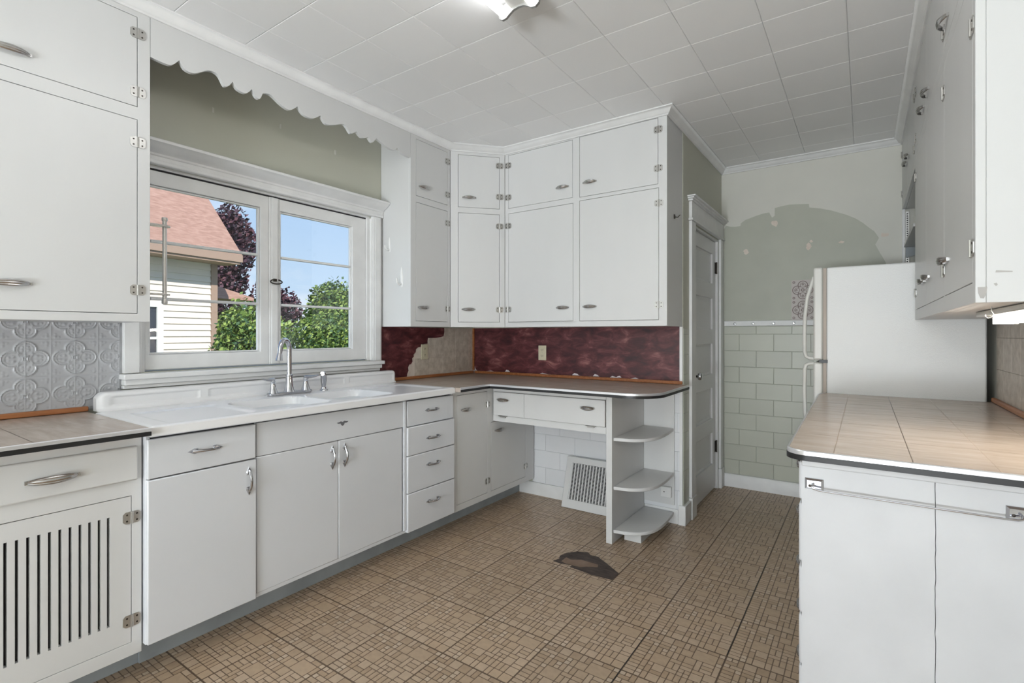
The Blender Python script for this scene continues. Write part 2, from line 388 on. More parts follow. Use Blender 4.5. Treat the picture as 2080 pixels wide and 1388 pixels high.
def floor_mesh(flip):
    b = B(); b.box(0, S-.0008, 0, S-.0008, -.003, 0, 0); u = (S-.003)/G; g = .0019
    r2 = random.Random(5+flip)
    for x, y, w, h in cells:
        if flip: x, y, w, h = y, x, h, w
        a0, a1, c0, c1 = .0012+x*u+g, .0012+(x+w)*u-g, .0012+y*u+g, .0012+(y+h)*u-g
        ar = w*h; mi = 1 if ar >= 9 else (r2.choice((4, 2, 4, 1)) if ar <= 1 else r2.choice((1, 1, 2, 3, 2)))
        q = min(.0016, (a1-a0)*.25, (c1-c0)*.25)
        P = [(a0+q, c0), (a1-q, c0), (a1, c0+q), (a1, c1-q), (a1-q, c1), (a0+q, c1), (a0, c1-q), (a0, c0+q)]
        b.add([(p[0], p[1], .0004) for p in P]+[(p[0], p[1], 0) for p in P], [tuple(range(8))]+[(k, (k+1) % 8, (k+1) % 8+8, k+8) for k in range(8)], mi)
    return b.mesh('floor_tile', [GROUT]+VIN, smooth=False)
FTs = [floor_mesh(0)]
nt = 0
for j in range(-6, 14):
    for i in range(-2, 9):
        x, y = .772+S*i, 1.173+.3063*j
        if y > 4.45 or x > 3.27 or (x < 1.4 and y > 3.36): continue
        if i == 8 and y < 1.5 and j % 2: pass
        inst('floor_tile', FTs[0], flr, Matrix.Translation((x, y, 0)))
b = B()
for x, y0, y1 in ((1.9955, 1.55, 2.15), (2.3015, 2.1, 3.05)):
    pts = [(x+random.uniform(-.0012, .0012), y0+(y1-y0)*k/14) for k in range(15)]
    for k in range(14):
        (xa, ya), (xb, yb) = pts[k], pts[k+1]; w = .0016
        b.add([(xa-w, ya, .0009), (xa+w, ya, .0009), (xb+w, yb, .0009), (xb-w, yb, .0009), (xa-w, ya, .0004), (xa+w, ya, .0004), (xb+w, yb, .0004), (xb-w, yb, .0004)], [(0, 1, 2, 3), (4, 7, 6, 5), (0, 4, 5, 1), (2, 6, 7, 3), (1, 5, 6, 2), (3, 7, 4, 0)])
b.build('open_seam', BLACK, flr)
P1 = [(1.33, 2.428), (1.346, 2.469), (1.33, 2.504), (1.341, 2.558), (1.383, 2.611), (1.442, 2.636), (1.471, 2.609), (1.513, 2.615), (1.585, 2.568), (1.66, 2.515), (1.688, 2.494), (1.686, 2.409), (1.572, 2.401), (1.439, 2.417), (1.442, 2.44), (1.376, 2.423)]
P2 = [(1.369, 2.508), (1.406, 2.496), (1.451, 2.527), (1.555, 2.526), (1.566, 2.498), (1.511, 2.467), (1.492, 2.447), (1.451, 2.44), (1.407, 2.438), (1.37, 2.449)]
fp = B().prism(P1, .0005, .0012).build('worn_hole', PATCHD, flr); fp['label'] = 'dark worn hole torn in the vinyl flooring'
B().prism(P2, .0012, .0016).build('bare_patch', PATCHT, fp)

# wall tiles
def tiles(F, parent, name, xs_even, xs_odd, zs, m, w0, w1, u0, u1, bev=.002):
    for r in range(len(zs)-1):
        xs = xs_even if r % 2 == 0 else xs_odd
        for k in range(len(xs)-1):
            a, c = max(xs[k], u0), min(xs[k+1], u1)
            if c-a < .01: continue
            g = .0009; z0, z1 = zs[r]+g, zs[r+1]-g; a += g; c -= g
            e = bev
            bb = B(F); bb.add([(a, z0, w0), (c, z0, w0), (c, z1, w0), (a, z1, w0), (a, z0, w1-e), (c, z0, w1-e), (c, z1, w1-e), (a, z1, w1-e), (a+e, z0+e, w1), (c-e, z0+e, w1), (c-e, z1-e, w1), (a+e, z1-e, w1)],
                [(0, 3, 2, 1), (8, 9, 10, 11)]+[(i, (i+1) % 4, (i+1) % 4+4, i+4) for i in range(4)]+[(i+4, (i+1) % 4+4, (i+1) % 4+8, i+8) for i in range(4)])
            bb.build(name, m, parent, smooth=False)
FF = Frame((0, 4.46, 0), (1, 0, 0), (0, -1, 0))
zs = [.107, .223, .35, .477, .604, .73, .857, .985, 1.116, 1.252, 1.316]
B(FF).box(1.785, 3.26, .1, 1.316, 0, .0015).build('tile_joints', SAGEG, wf)
tiles(FF, wf, 'wall_tile', [1.785]+[2.155+.252*k-.252 for k in range(6)], [1.785]+[2.029+.252*k for k in range(-0, 6)], zs, SAGET, .001, .005, 1.785, 3.26)
B(FP).box(3.372, 3.498, .13, 1.29, 0, .0015).build('tile_joints', SAGEG, wp)
tiles(FP, wp, 'wall_tile', [3.372, 3.498], [3.372, 3.44, 3.498], zs[:-1]+[1.29], SAGET, .001, .004, 3.373, 3.4975)
FB = Frame((0, 3.37, 0), (1, 0, 0), (0, -1, 0))          # back wall face
nz = [.095, .22, .35, .477, .604, .73, .857, .89]
B(FB).box(.60, 1.764, .09, .89, 0, .0015).build('tile_joints', NOOKG, wb)
tiles(FB, wb, 'wall_tile', [.60]+[.72+.252*k for k in range(6)], [.60]+[.846+.252*k for k in range(6)], nz, NOOKT, .001, .004, .60, 1.764, .0015)
# corner backsplash on the window wall: beige tiles, plaster and torn burgundy paper
B(FL).box(2.345, 3.369, .9, 1.3015, 0, .001).build('bare_plaster', ADHES, wl)
ys = [2.678, 2.831, 2.983, 3.136, 3.288, 3.368]
for k in range(5):
    for (z0, z1) in ((.92, 1.07), (1.07, 1.222), (1.222, 1.3015)):
        if k == 0 and z1 > 1.08: continue
        if k == 1 and z1 > 1.23: continue
        tiles(FL, wl, 'wall_tile', [ys[k], ys[k+1]], None, [z0, z1], BEIGE, .001, .003, 0, 9, .0008)
PB = [(2.347, 1.3015), (2.997, 1.3015), (3.0, 1.27), (2.991, 1.236), (2.96, 1.228), (2.90, 1.222), (2.815, 1.222), (2.81, 1.2), (2.812, 1.18), (2.77, 1.176), (2.75, 1.158), (2.711, 1.153), (2.69, 1.14), (2.686, 1.117), (2.665, 1.1), (2.668, 1.085), (2.651, 1.074), (2.655, 1.05), (2.641, 1.031), (2.622, 1.028), (2.611, 1.008), (2.615, .985), (2.602, .962), (2.60, .94), (2.347, .94)]
bp_ = B(FL).prism([(y, z) for y, z in PB], .0036, .0052).build('burgundy_wallpaper', BURG, wl); bp_['label'] = 'torn burgundy wallpaper'
b = B(FB); top = [(.004, 1.3015), (1.763, 1.3015)]; bot = [(1.763, .938)]
rr = random.Random(3); u = 1.72
while u > .03:
    bot.append((u, .938+rr.uniform(0, .006)+(.012 if rr.random() < .12 else 0))); u -= rr.uniform(.02, .05)
bot += [(.03, .955), (.015, .985), (.004, 1.02)]
bw = b.prism(top+bot, .002, .004).build('burgundy_wallpaper', BURG, wb); bw['label'] = 'burgundy mottled wallpaper'
B(FB).box(.001, 1.764, .91, 1.3015, 0, .0015).build('wallpaper_backing', TORN, wb)
b = B(FB)
for (x, w) in ((.335, .05), (.95, .06), (1.12, .05), (1.3, .04)):
    b.prism([(x, .946), (x+.3*w, .962 if w > .045 else .955), (x+.7*w, .958), (x+w, .946)], .0042, .006)
b.build('torn_paper', TORN, wb)
# backsplash at the right wall
FRt = Frame((3.27, 0, 0), (0, 1, 0), (-1, 0, 0))
B(FRt).box(-.5, 3.36, .90, 1.31, 0, .0012).build('tile_joints', BEIGEG, wr)
for k in range(18):
    for j in range(3):
        y0 = 3.36-.152*(k+1)
        tiles(FRt, wr, 'wall_tile', [y0, y0+.152], None, [.93+.152*j, min(1.31, .93+.152*(j+1))], BEIGE, .001, .003, -9, 9, .0008)

# pressed tin backsplash tiles
def tin_mesh(fx=1., fy=1.):
    P = .1525; nx, nz = int(44*fx), int(44*fy); vs = []
    def hgt(x, y):
        x = (x/P-.5)*2; y = (y/P-.5)*2; ax, ay = abs(x), abs(y); h = 0
        sd = min(math.hypot(ax-.50, ay)-.43, math.hypot(ax, ay-.50)-.43)
        h += .0042*math.exp(-((sd+.02)/.04)**2)+.0026*math.exp(-((sd+.13)/.035)**2)
        h += .0018*math.exp(-(ax/.03)**2)*(1 if ay < .98 else 0)
        h += .0020*math.exp(-((ax-.985)/.03)**2)+.0014*math.exp(-((ay-.985)/.025)**2)
        for q, w in (((.45, .13), .07), ((.13, .45), .07), ((.62, .10), .05), ((.10, .62), .05), ((.84, .84), .07), ((.84, .68), .035), ((.68, .84), .035), ((.27, .27), .05)):
            h += .0036*math.exp(-(((ax-q[0])**2+(ay-q[1])**2)/w**2))
        h += .0012*math.exp(-((math.hypot(ax, ay)-.16)/.03)**2)
        return h
    for i in range(nx+1):
        for j in range(nz+1):
            x, y = P*fx*i/nx, P*fy*j/nz; vs.append((-x, hgt(x, y)+.0012, y))
    fs = [(i*(nz+1)+j, (i+1)*(nz+1)+j, (i+1)*(nz+1)+j+1, i*(nz+1)+j+1) for i in range(nx) for j in range(nz)]
    b = B(); b.add(vs, fs); me = b.mesh('tin_tile', TIN, recalc=False)
    bm = bmesh.new(); bm.from_mesh(me)
    for f in bm.faces:
        if f.normal.y < 0: f.normal_flip()
    bm.to_mesh(me); bm.free(); return me
B(FL).box(-.6, .874, .925, 1.30, 0, .001).build('tin_backing', TIN, wl)
TT = {(fx, fy): tin_mesh(fx, fy) for fx in (.5, 1.) for fy in (.5, 1.)}
for k in range(9):
    for j in range(3):
        inst('tin_tile', TT[(.5 if k == 0 else 1., .5 if j == 0 else 1.)], wl, hwM(FL, .7865-.155*k, 1.227-.1495*j, .0, 0, (1.016, 1, .98)))

# crown moulding, baseboards
cr = [(0, H-.047), (.008, H-.047), (.012, H-.04), (.02, H-.036), (.032, H-.018), (.040, H-.010), (.046, H-.008), (.046, H-.0005), (0, H-.0005)]
struct(sweep(cr, [(0.0, -4.49), (0.0, -.6), (.29, -.6), (.29, 2.752), (.56, 3.05), (1.763, 3.05), (1.767, 4.458), (2.957, 4.458), (2.957, 1.62), (3.268, 1.62), (3.268, -4.49)], TRIMW, 'trim_1'))
bs = [(0, 0), (.016, 0), (.016, .09), (.010, .104), (0, .107)]
struct(sweep(bs, [(1.79, 4.458), (3.26, 4.458)], TRIMW, 'baseboard_far'))
struct(sweep([(0, 0), (.016, 0), (.016, .082), (.01, .095), (0, .095)], [(.485, 3.368), (1.466, 3.368)], TRIMW, 'baseboard_back'))
struct(B().box(1.508, 1.7375, 3.3635, 3.3685, 0, .094).build('baseboard_nook', TRIMW))
b = B(); b.box(1.738, 1.786, 3.350, 3.493, 0, .130); struct(b.build('baseboard_inner', TRIMW, bevel=.004))
struct(B(FB).box(1.745, 1.764, .125, 1.300, .004, .010).build('trim_2', TRIMW))     # edge bead at the end of the back wall
struct(B().box(.006, .018, 3.350, 3.3655, .948, 1.3015).build('trim_3', WOODT))       # wood strip in the corner
# painted patch and scars on the far wall
A = [(1.776, .0), (1.792, 2.156), (1.835, 2.136), (1.875, 2.131), (1.912, 2.134), (1.915, 2.155), (1.95, 2.178), (2.029, 2.201), (2.08, 2.212), (2.122, 2.215), (2.142, 2.171), (2.161, 2.183), (2.162, 2.244), (2.21, 2.252), (2.264, 2.256), (2.33, 2.25), (2.394, 2.243), (2.397, 2.215), (2.47, 2.197), (2.542, 2.171), (2.634, 2.127), (2.69, 2.092), (2.734, 2.054), (2.775, 2.01), (2.80, 1.986), (2.826, 1.937), (2.805, 1.893), (2.831, 1.832), (2.863, 1.763), (2.9, 1.6), (2.9, 1.361)]
A = [(1.786, 1.361)]+[(1.786, 2.12), (1.80, 2.15)]+A[2:]
pp = B(FF).prism([(x, z) for x, z in A], .0002, .0014).build('sage_paint_patch', SAGE2, wf); pp['label'] = 'darker sage painted arch'
b = B(FF)
rr = random.Random(8)
for cx, cz, r, e in ((2.161, 2.125, .03, 1), (1.954, 1.92, .022, 1), (2.394, 1.917, .022, 1.3), (2.86, 1.955, .03, .6), (2.41, 1.955, .012, 1), (2.6, 1.93, .018, .5)):
    b.prism([(cx+r*math.cos(a)*rr.uniform(.6, 1.2), cz+r*e*math.sin(a)*rr.uniform(.5, 1.2)) for a in [2*PI*k/11 for k in range(11)]], .0015, .0024)
sp = b.build('plaster_scar', ADHES, wf); sp['kind'] = 'stuff'
b = B(FL)
for y, z in ((1.263, 2.399), (1.629, 2.439), (1.994, 2.397)): b.box(y-.005, y+.005, z-.013, z+.013, 0, .002)
b.build('adhesive_tab', CREAM, wl)

# ------------------------------------------------------------------ window over the sink
w1 = bpy.data.objects.new('window_1', None); C.objects.link(w1); w1.location = (0, 1.6, 1.08); wloc[w1] = Vector((0, 1.6, 1.08)); struct(w1)
b = B(FL)
b.box(.874, .934, 1.075, 2.045, .001, .026); b.box(.934, .946, 1.075, 2.045, .001, .018)
b.box(2.262, 2.272, 1.075, 2.03, .001, .020); b.box(2.272, 2.343, 1.065, 2.045, .001, .028)
b.box(2.285, 2.33, 1.075, 2.04, .028, .033)
b.build('side_casing', TRIMW, w1, bevel=.002)
hp = [(.001, 2.046), (.030, 2.046), (.033, 2.050), (.033, 2.062), (.028, 2.066), (.028, 2.082), (.034, 2.086), (.036, 2.094), (.045, 2.100), (.060, 2.106), (.080, 2.120), (.090, 2.128), (.098, 2.131), (.098, 2.143), (.094, 2.146), (.001, 2.162)]
sweep(hp, [(0, .882), (0, 2.357)], TRIMW, 'head_casing', w1)
b = B(FL); b.box(.862, 2.345, 1.048, 1.072, -.06, .062); b.box(.87, 2.335, 1.022, 1.047, .001, .045); b.box(.87, 2.33, 1.004, 1.021, .001, .03)
b.build('window_stool', TRIMW, w1, bevel=.004)
b = B(FL); b.box(.9455, .9625, 1.073, 2.044, -.155, -.001); b.box(2.2425, 2.2645, 1.073, 2.044, -.155, -.001); b.box(.963, 2.242, 2.032, 2.0445, -.155, -.001)
b.box(.963, 2.242, 1.073, 1.080, -.155, -.06)
b.build('window_frame', TRIMW, w1)
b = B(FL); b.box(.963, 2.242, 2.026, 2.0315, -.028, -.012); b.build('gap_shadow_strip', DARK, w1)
for (s0, s1, g0, g1, nm) in ((.964, 1.566, 1.0, 1.52, 'l'), (1.628, 2.2415, 1.648, 2.133, 'r')):
    g0_ = .984 if nm == 'l' else 1.636
    g1_ = 1.518 if nm == 'l' else 2.135
    b = B(FL); holed(b, s0, s1, 1.082, 2.025, -.05, -.012, [(g0_, g1_, 1.155, 1.957)])
    sh = b.build('sash', TRIMW, w1, bevel=.004)
    b = B(FL)
    holed(b, g0_+.0005, g1_-.0005, 1.1555, 1.9565, -.044, -.024, [(g0_+.009, g1_-.009, 1.164, 1.948)])
    b.build('glazing_bead', TRIMW, sh, bevel=.002)
    for z in (1.419, 1.692): B(FL).box(g0_+.0095, g1_-.0095, z-.007, z+.007, -.044, -.020).build('muntin', TRIMW, sh, bevel=.004)
    for z0, z1 in ((1.1645, 1.4115), (1.4265, 1.6845), (1.6995, 1.9475)):
        B(FL).box(g0_+.0095, g1_-.0095, z0, z1, -.036, -.033).build('pane', glass, sh)
b = B(FL); b.box(1.5665, 1.6275, 1.082, 2.025, -.05, -.010); b.box(1.578, 1.616, 1.083, 2.024, -.010, -.003); b.build('meeting_rail', TRIMW, w1, bevel=.003)
# black curved latch
t = thing('window_latch', 'black curved hook latch between the two window sashes', 'latch', (0, 1.6, 1.548))
b = B(FL); pts = [(1.60+.036*math.cos(a), 1.548+.012*math.sin(a), .004+.014*max(0, math.sin(-a*.5+2))) for a in [PI*.62+PI*1.75*k/20 for k in range(21)]]
b.tube(pts, .0035, 8); b.lathe((0, 0, 0), [(.001, 0), (.001, .001)], 6)
b = B(FL); b.tube(pts, .0036, 8); b.build('hook', RUST, t)
B(FL).box(1.585, 1.606, 1.549, 1.565, -.003, .004).build('mount_plate', RUST, t, bevel=.002)

# valance
VP = [(0.88, 2.41), (0.937, 2.406), (0.963, 2.413), (0.99, 2.444), (1.012, 2.415), (1.051, 2.413), (1.109, 2.45), (1.151, 2.449), (1.179, 2.409), (1.201, 2.419), (1.217, 2.444), (1.239, 2.417), (1.279, 2.413), (1.309, 2.445), (1.326, 2.417), (1.347, 2.412), (1.364, 2.446), (1.404, 2.454), (1.463, 2.424), (1.508, 2.416), (1.551, 2.45), (1.588, 2.419), (1.641, 2.419), (1.688, 2.451), (1.723, 2.417), (1.776, 2.429), (1.832, 2.454), (1.86, 2.444), (1.889, 2.418), (1.928, 2.442), (1.968, 2.419), (2.014, 2.437), (2.045, 2.414), (2.077, 2.449), (2.159, 2.423), (2.216, 2.419), (2.245, 2.441), (2.286, 2.417), (2.36, 2.412)]
cusp = {3, 10, 13, 16, 20, 23, 29, 31, 33, 36}
out = []; seg = [0]+sorted(cusp)+[len(VP)-1]
for a, c_ in zip(seg[:-1], seg[1:]):
    pts = VP[a:c_+1]
    for i in range(len(pts)-1):
        p0 = pts[max(i-1, 0)]; p1 = pts[i]; p2 = pts[i+1]; p3 = pts[min(i+2, len(pts)-1)]
        for k in range(5):
            t_ = k/5; q = [.5*((2*p1[d])+(-p0[d]+p2[d])*t_+(2*p0[d]-5*p1[d]+4*p2[d]-p3[d])*t_*t_+(-p0[d]+3*p1[d]-3*p2[d]+p3[d])*t_**3) for d in (0, 1)]
            out.append((q[0], q[1]))
out.append(VP[-1]); out[0] = (.881, 2.41); out[-1] = (2.359, 2.412)
b = B(FL)
vs = []; fs = []
for y, z in out: vs += [(y, z, .271), (y, z, .29), (y, 2.6185, .271), (y, 2.6185, .29)]
for i in range(len(out)-1):
    k = 4*i; fs += [(k+1, k+5, k+7, k+3), (k, k+2, k+6, k+4), (k, k+4, k+5, k+1), (k+2, k+3, k+7, k+6)]
n_ = 4*(len(out)-1); fs += [(0, 1, 3, 2), (n_, n_+2, n_+3, n_+1)]
b.add(vs, fs)
tag(b.build('valance', WHITE, loc=(.28, 1.6, 2.41)), 'white scalloped wooden valance board above the window', 'valance')

# ------------------------------------------------------------------ upper cabinets
F29 = Frame((.29, 0, 0), (0, 1, 0), (1, 0, 0))
cabinet(F29, 'upper_cabinet', 'white painted wall cabinet left of the window, above tin backsplash', 'cabinet', -.6, .88, 1.302, 2.618, .288,
        [('door', .36, .836, 2.183, 2.553, 0, (.455, 2.245, 0, (1.15, 1, 1)), 'r', [2.245, 2.485]),
         ('door', .36, .836, 1.334, 2.132, 0, (.455, 1.43, 0, (1.15, 1, 1)), 'r', [1.432, 2.038]),
         ('door', -.16, .32, 2.183, 2.553, 0, (.22, 2.245), 'l', [2.245, 2.485]),
         ('door', -.16, .32, 1.334, 2.132, 0, (.22, 1.43), 'l', [1.432, 2.038])], (.15, .2, 1.302), 'white wall cabinets')
cabinet(F29, 'upper_cabinet', 'narrow white wall cabinet directly right of the window, side hooks on it', 'cabinet', 2.361, 2.750, 1.302, 2.618, .288,
        [('door', 2.410, 2.722, 2.174, 2.553, 0, (2.486, 2.243), 'r', [2.249, 2.487]),
         ('door', 2.410, 2.722, 1.338, 2.132, 0, (2.476, 1.431), 'r', [1.431, 2.045])], (.15, 2.55, 1.302), 'white wall cabinets')
dv = Vector((.56-.29, 3.05-2.752, 0)); L_ = dv.length; dU = dv.normalized(); dN = Vector((dU.y, -dU.x, 0))
FD = Frame((.29, 2.752, 0), dU, dN)
def on_d(px):      # distances along the diagonal face read from the photograph's perspective
    return px
t = cabinet(FD, 'corner_cabinet', 'white diagonal corner wall cabinet between the two wall cabinet runs', 'cabinet', .0006, L_-.0006, 1.302, 2.618, .06,
        [('door', .055, L_-.040, 2.172, 2.553, 0, (.135, 2.243), 'r', [2.262, 2.490]),
         ('door', .055, L_-.040, 1.338, 2.132, 0, (.13, 1.431), 'r', [1.431, 2.045])], (.3, 3.0, 1.304), 'white wall cabinets')
F305 = Frame((0, 3.05, 0), (1, 0, 0), (0, -1, 0))
cabinet(F305, 'upper_cabinet', 'wide white wall cabinet with four doors above burgundy backsplash', 'cabinet', .5612, 1.762, 1.302, 2.618, .317,
        [('door', .590, 1.122, 2.174, 2.566, 0, (1.044, 2.256), 'l', [2.256, 2.491]),
         ('door', .590, 1.126, 1.339, 2.137, 0, (1.045, 1.433), 'l', [1.432, 2.047]),
         ('door', 1.173, 1.708, 2.167, 2.572, 0, (1.249, 2.257), 'r', [2.264, 2.50]),
         ('door', 1.173, 1.712, 1.338, 2.145, 0, (1.249, 1.434), 'r', [1.431, 2.051])], (1.15, 3.2, 1.302), 'white wall cabinets')
# small dark hook on the cabinet side
t = thing('wall_hook', 'small dark metal hook on the end side of the wide wall cabinet', 'hook', (1.758, 3.19, 1.985))
b = B(); b.box(1.7625, 1.767, 3.18, 3.20, 1.975, 2.0); b.build('plate', RUST, t)
B().tube([(1.767, 3.19, 1.985), (1.785, 3.19, 1.98), (1.80, 3.19, 1.995)], .003, 8).build('prong', RUST, t)
# white plastic hooks on the cabinet side by the window
def hook(x, z, s, label):
    t = thing('plastic_hook', label, 'hook', (x, 2.36, z), 'white plastic hooks')
    b = B(); n = 12; prof = []
    vs = []
    for i in range(n+1):
        a = i/n; w = .013*s*math.sin(PI*min(1, .08+a*.88))**.7*(.6+.55*(1-a)); zz = z-.052*s+.104*s*a
        for k in range(9):
            th = PI*k/8; vs.append((x+w*math.cos(th), 2.3605-.007*s*math.sin(th)*math.sin(PI*min(1, .05+.9*a)), zz))
    b.add(vs, [(i*9+k, i*9+k+1, (i+1)*9+k+1, (i+1)*9+k) for i in range(n) for k in range(8)]+[(i*9+8, i*9, (i+1)*9, (i+1)*9+8) for i in range(n)]+[tuple(range(9)), tuple(range(n*9, n*9+9))])
    b.build('back_plate', WPLAST, t)
    B().tube([(x, 2.356, z-.034*s), (x, 2.336, z-.040*s), (x, 2.322, z-.030*s), (x, 2.318, z-.008*s)], [.006*s, .0055*s, .005*s, .004*s], 10).build('prong', WPLAST, t)
hook(.088, 1.86, .95, 'slim white plastic hook, the upper one on the cabinet side by the window')
hook(.205, 1.632, 1.3, 'wide white plastic hook, the lower one on the cabinet side by the window')
# paper towel holder on the hidden side of the left cabinet
t = thing('towel_holder', 'brushed metal paper towel rod holder in front of the left window sash', 'towel holder', (.228, .885, 1.55))
ROD = mat('satin_metal', (.66, .63, .60), .35, .6)
B().tube([(.228, .957, 1.393), (.228, .957, 1.749)], .0085, 14).build('rod', ROD, t)
b = B(); pts = []
for z, r0, nm in ((1.722, .052, 'upper_arm'), (1.424, .03, 'lower_arm')):
    b = B(); ww = .012 if nm == 'upper_arm' else .006
    poly = [(.228-ww*1.6, .883), (.228-ww*1.6, .945)]+[(.228+ww*1.6*math.cos(a), .945+.034*math.sin(a)) for a in [PI*(1-k/8) for k in range(9)]]+[(.228+ww*1.6, .883)]
    b.prism(poly, z-.004, z+.004); b.build(nm, ROD, t, bevel=.002)
B().lathe((.228, .957, 1.745), [(.010, 0), (.012, .004), (.011, .014), (.004, .017)], 14).build('end_cap', ROD, t)
B().lathe((.228, .957, 1.385), [(.004, -.006), (.0115, 0), (.0115, .014), (.009, .02)], 14).build('end_cap', ROD, t)

# right wall upper cabinets
F296 = Frame((2.957, 0, 0), (0, 1, 0), (-1, 0, 0))
cabinet(F296, 'upper_cabinet', 'tall white wall cabinet over the right counter, six doors, chipped end panel', 'cabinet', 1.62, 3.355, 1.325, 2.618, .31,
        [('door', 1.66, 2.178, 2.19, 2.55, 0, (2.125, 2.25), 'l', [2.25, 2.50]), ('door', 1.66, 2.178, 1.375, 2.14, 0, (2.125, 1.485), 'l', [1.46, 2.0]),
         ('door', 2.20, 2.78, 2.19, 2.55, 0, (2.70, 2.25), 'l', [2.25, 2.49]), ('door', 2.20, 2.78, 1.375, 2.14, 0, (2.70, 1.485), 'l', [1.46, 2.05]),
         ('door', 2.80, 3.30, 2.19, 2.55, 0, (2.90, 2.25), 'r', [2.25, 2.49]), ('door', 2.80, 3.30, 1.375, 2.14, 0, (2.90, 1.485), 'r', [1.46, 2.05])], (3.1, 2.5, 1.325), 'white wall cabinets')
FE = Frame((0, 1.62, 0), (1, 0, 0), (0, -1, 0))
ch = thing('paint_chips', 'bare chips in the white paint at the lower end of the right wall cabinet', 'paint chips', (2.99, 1.618, 1.34))
CH = mat('bare_primer', (.45, .43, .41), .7)
for poly in ([(2.961, 1.362), (2.978, 1.362), (2.976, 1.345), (2.972, 1.335), (2.966, 1.336), (2.962, 1.348)], [(2.992, 1.395), (3.021, 1.394), (3.021, 1.3965), (2.993, 1.400)], [(2.989, 1.369), (2.994, 1.371), (2.996, 1.366), (2.993, 1.363)]):
    B(FE).prism(poly, .0002, .0008).build('chip', CH, ch)
cabinet(F296, 'upper_cabinet', 'short two-door white cabinet high above the fridge', 'cabinet', 3.358, 4.455, 2.118, 2.618, .31,
        [('door', 3.39, 3.895, 2.15, 2.55, 0, (3.82, 2.31), 'l', [2.22, 2.49]), ('door', 3.905, 4.42, 2.15, 2.55, 0, (3.985, 2.31), 'r', [2.22, 2.49])], (3.1, 3.9, 2.118), 'white wall cabinets')
t = thing('wall_shelf', 'white wall shelf in the niche over the fridge with slotted standard', 'shelf', (3.1, 4.2, 1.85))
B().box(2.965, 3.262, 3.60, 4.45, 1.852, 1.87).build('board', WHITE, t)
b = B(); b.box(2.975, 2.995, 4.442, 4.455, 1.66, 2.1); b.build('slotted_standard', STEEL, t)
b = B()
for k in range(28): b.box(2.981, 2.989, 4.4405, 4.4425, 1.675+k*.015, 1.682+k*.015)
b.build('standard_slots', DARK, t)['kind'] = 'stuff'
B().prism([(0, 0), (1, 1)], 0, .001) if False else None
b = B(Frame((0, 4.43, 0), (1, 0, 0), (0, -1, 0))); b.prism([(2.975, 1.85), (3.2, 1.85), (3.2, 1.838), (2.985, 1.78), (2.975, 1.78)], 0, .012); b.build('bracket', GREYB, t)
struct(B().box(2.957, 2.972, 4.43, 4.457, 1.3, 2.116).build('trim_4', TRIMW))
# cup hook under the right cabinet
t = thing('cup_hook', 'tiny metal cup hook screwed under the right wall cabinet', 'hook', (3.02, 1.85, 1.324))
B().tube([(3.02, 1.85, 1.3245), (3.02, 1.85, 1.312), (3.024, 1.85, 1.304), (3.02, 1.85, 1.296), (3.013, 1.85, 1.294), (3.008, 1.85, 1.299), (3.008, 1.85, 1.303)], .0014, 8).build('wire', STEEL, t)
# under cabinet light
t = thing('cabinet_light', 'slim lit fluorescent light mounted under the right wall cabinet', 'light', (3.11, 1.95, 1.32))
b = B(); b.prism_uw([(3.05, 1.66), (3.17, 1.66), (3.17, 2.24), (3.15, 2.30), (3.07, 2.30), (3.05, 2.24)], 1.306, 1.3235)
b = B(); b.prism([(3.045, 1.64), (3.175, 1.64), (3.175, 2.26), (3.16, 2.31), (3.06, 2.31), (3.045, 2.26)], 1.308, 1.3235); b.build('housing', GALV, t, bevel=.003)
b = B(); b.tube([(3.11, 1.66, 1.295), (3.11, 2.21, 1.295), (3.11, 2.222, 1.295)], [.0115, .0115, .006], 14); b.build('tube', TUBEW, t)
for y in (2.2225, 1.647): B().box(3.08, 3.14, y, y+.0125, 1.283, 1.3075).build('socket', GALV, t)

# ceiling fluorescent fixture
t = thing('ceiling_light', 'twin tube fluorescent fixture on the white tiled ceiling', 'ceiling light', (1.6, 1.1, H))
b = B(Frame((0, 0, 0), (1, 0, 0), (0, 1, 0))); cs = [(1.545, 2.6195), (1.655, 2.6195), (1.655, 2.60), (1.635, 2.572), (1.565, 2.572), (1.545, 2.60)]
b.prism(cs, .47, 1.69); b.build('housing', GALV, t)
for x in (1.528, 1.672):
    B().tube([(x, .49, 2.565), (x, 1.685, 2.565)], .0185, 16).build('tube', TUBE, t)
for y in (.472, 1.686):
    b = B(Frame((0, y, 0), (1, 0, 0), (0, 1, 0)))
    pl = [(1.500, 2.565), (1.505, 2.548), (1.520, 2.538), (1.540, 2.540), (1.556, 2.552), (1.575, 2.562), (1.60, 2.565), (1.625, 2.562), (1.644, 2.552), (1.66, 2.54), (1.68, 2.538), (1.695, 2.548), (1.70, 2.565), (1.695, 2.585), (1.68, 2.594), (1.655, 2.605), (1.655, 2.6195), (1.545, 2.6195), (1.545, 2.605), (1.52, 2.594), (1.505, 2.585)]
    b.prism(pl, 0, .012); b.build('end_cap', CAPM, t, bevel=.001)

# ------------------------------------------------------------------ base cabinets, left run
F60 = Frame((.60, 0, 0), (0, 1, 0), (1, 0, 0))
cabinet(F60, 'base_cabinet', 'white wooden base cabinet with slotted vent door, left of the sink', 'cabinet', -.6, .742, .108, .893, .598,
        [('drawer', .20, .728, .732, .853, .012, (.495, .790, 0, (1.35, 1.1, 1.1)), 'r', []),
         ('slotted', .20, .712, .155, .677, 0, None, 'r', [.234, .600]),
         ('drawer', -.34, .16, .732, .853, .012, (-.1, .79), 'r', []), ('door', -.34, .16, .155, .677, 0, (.08, .6), 'l', [.234, .6])], (.3, .1, .108))
struct(B().box(.02, .468, -.6, .775, 0, .107).build('baseboard_left', GREYB))
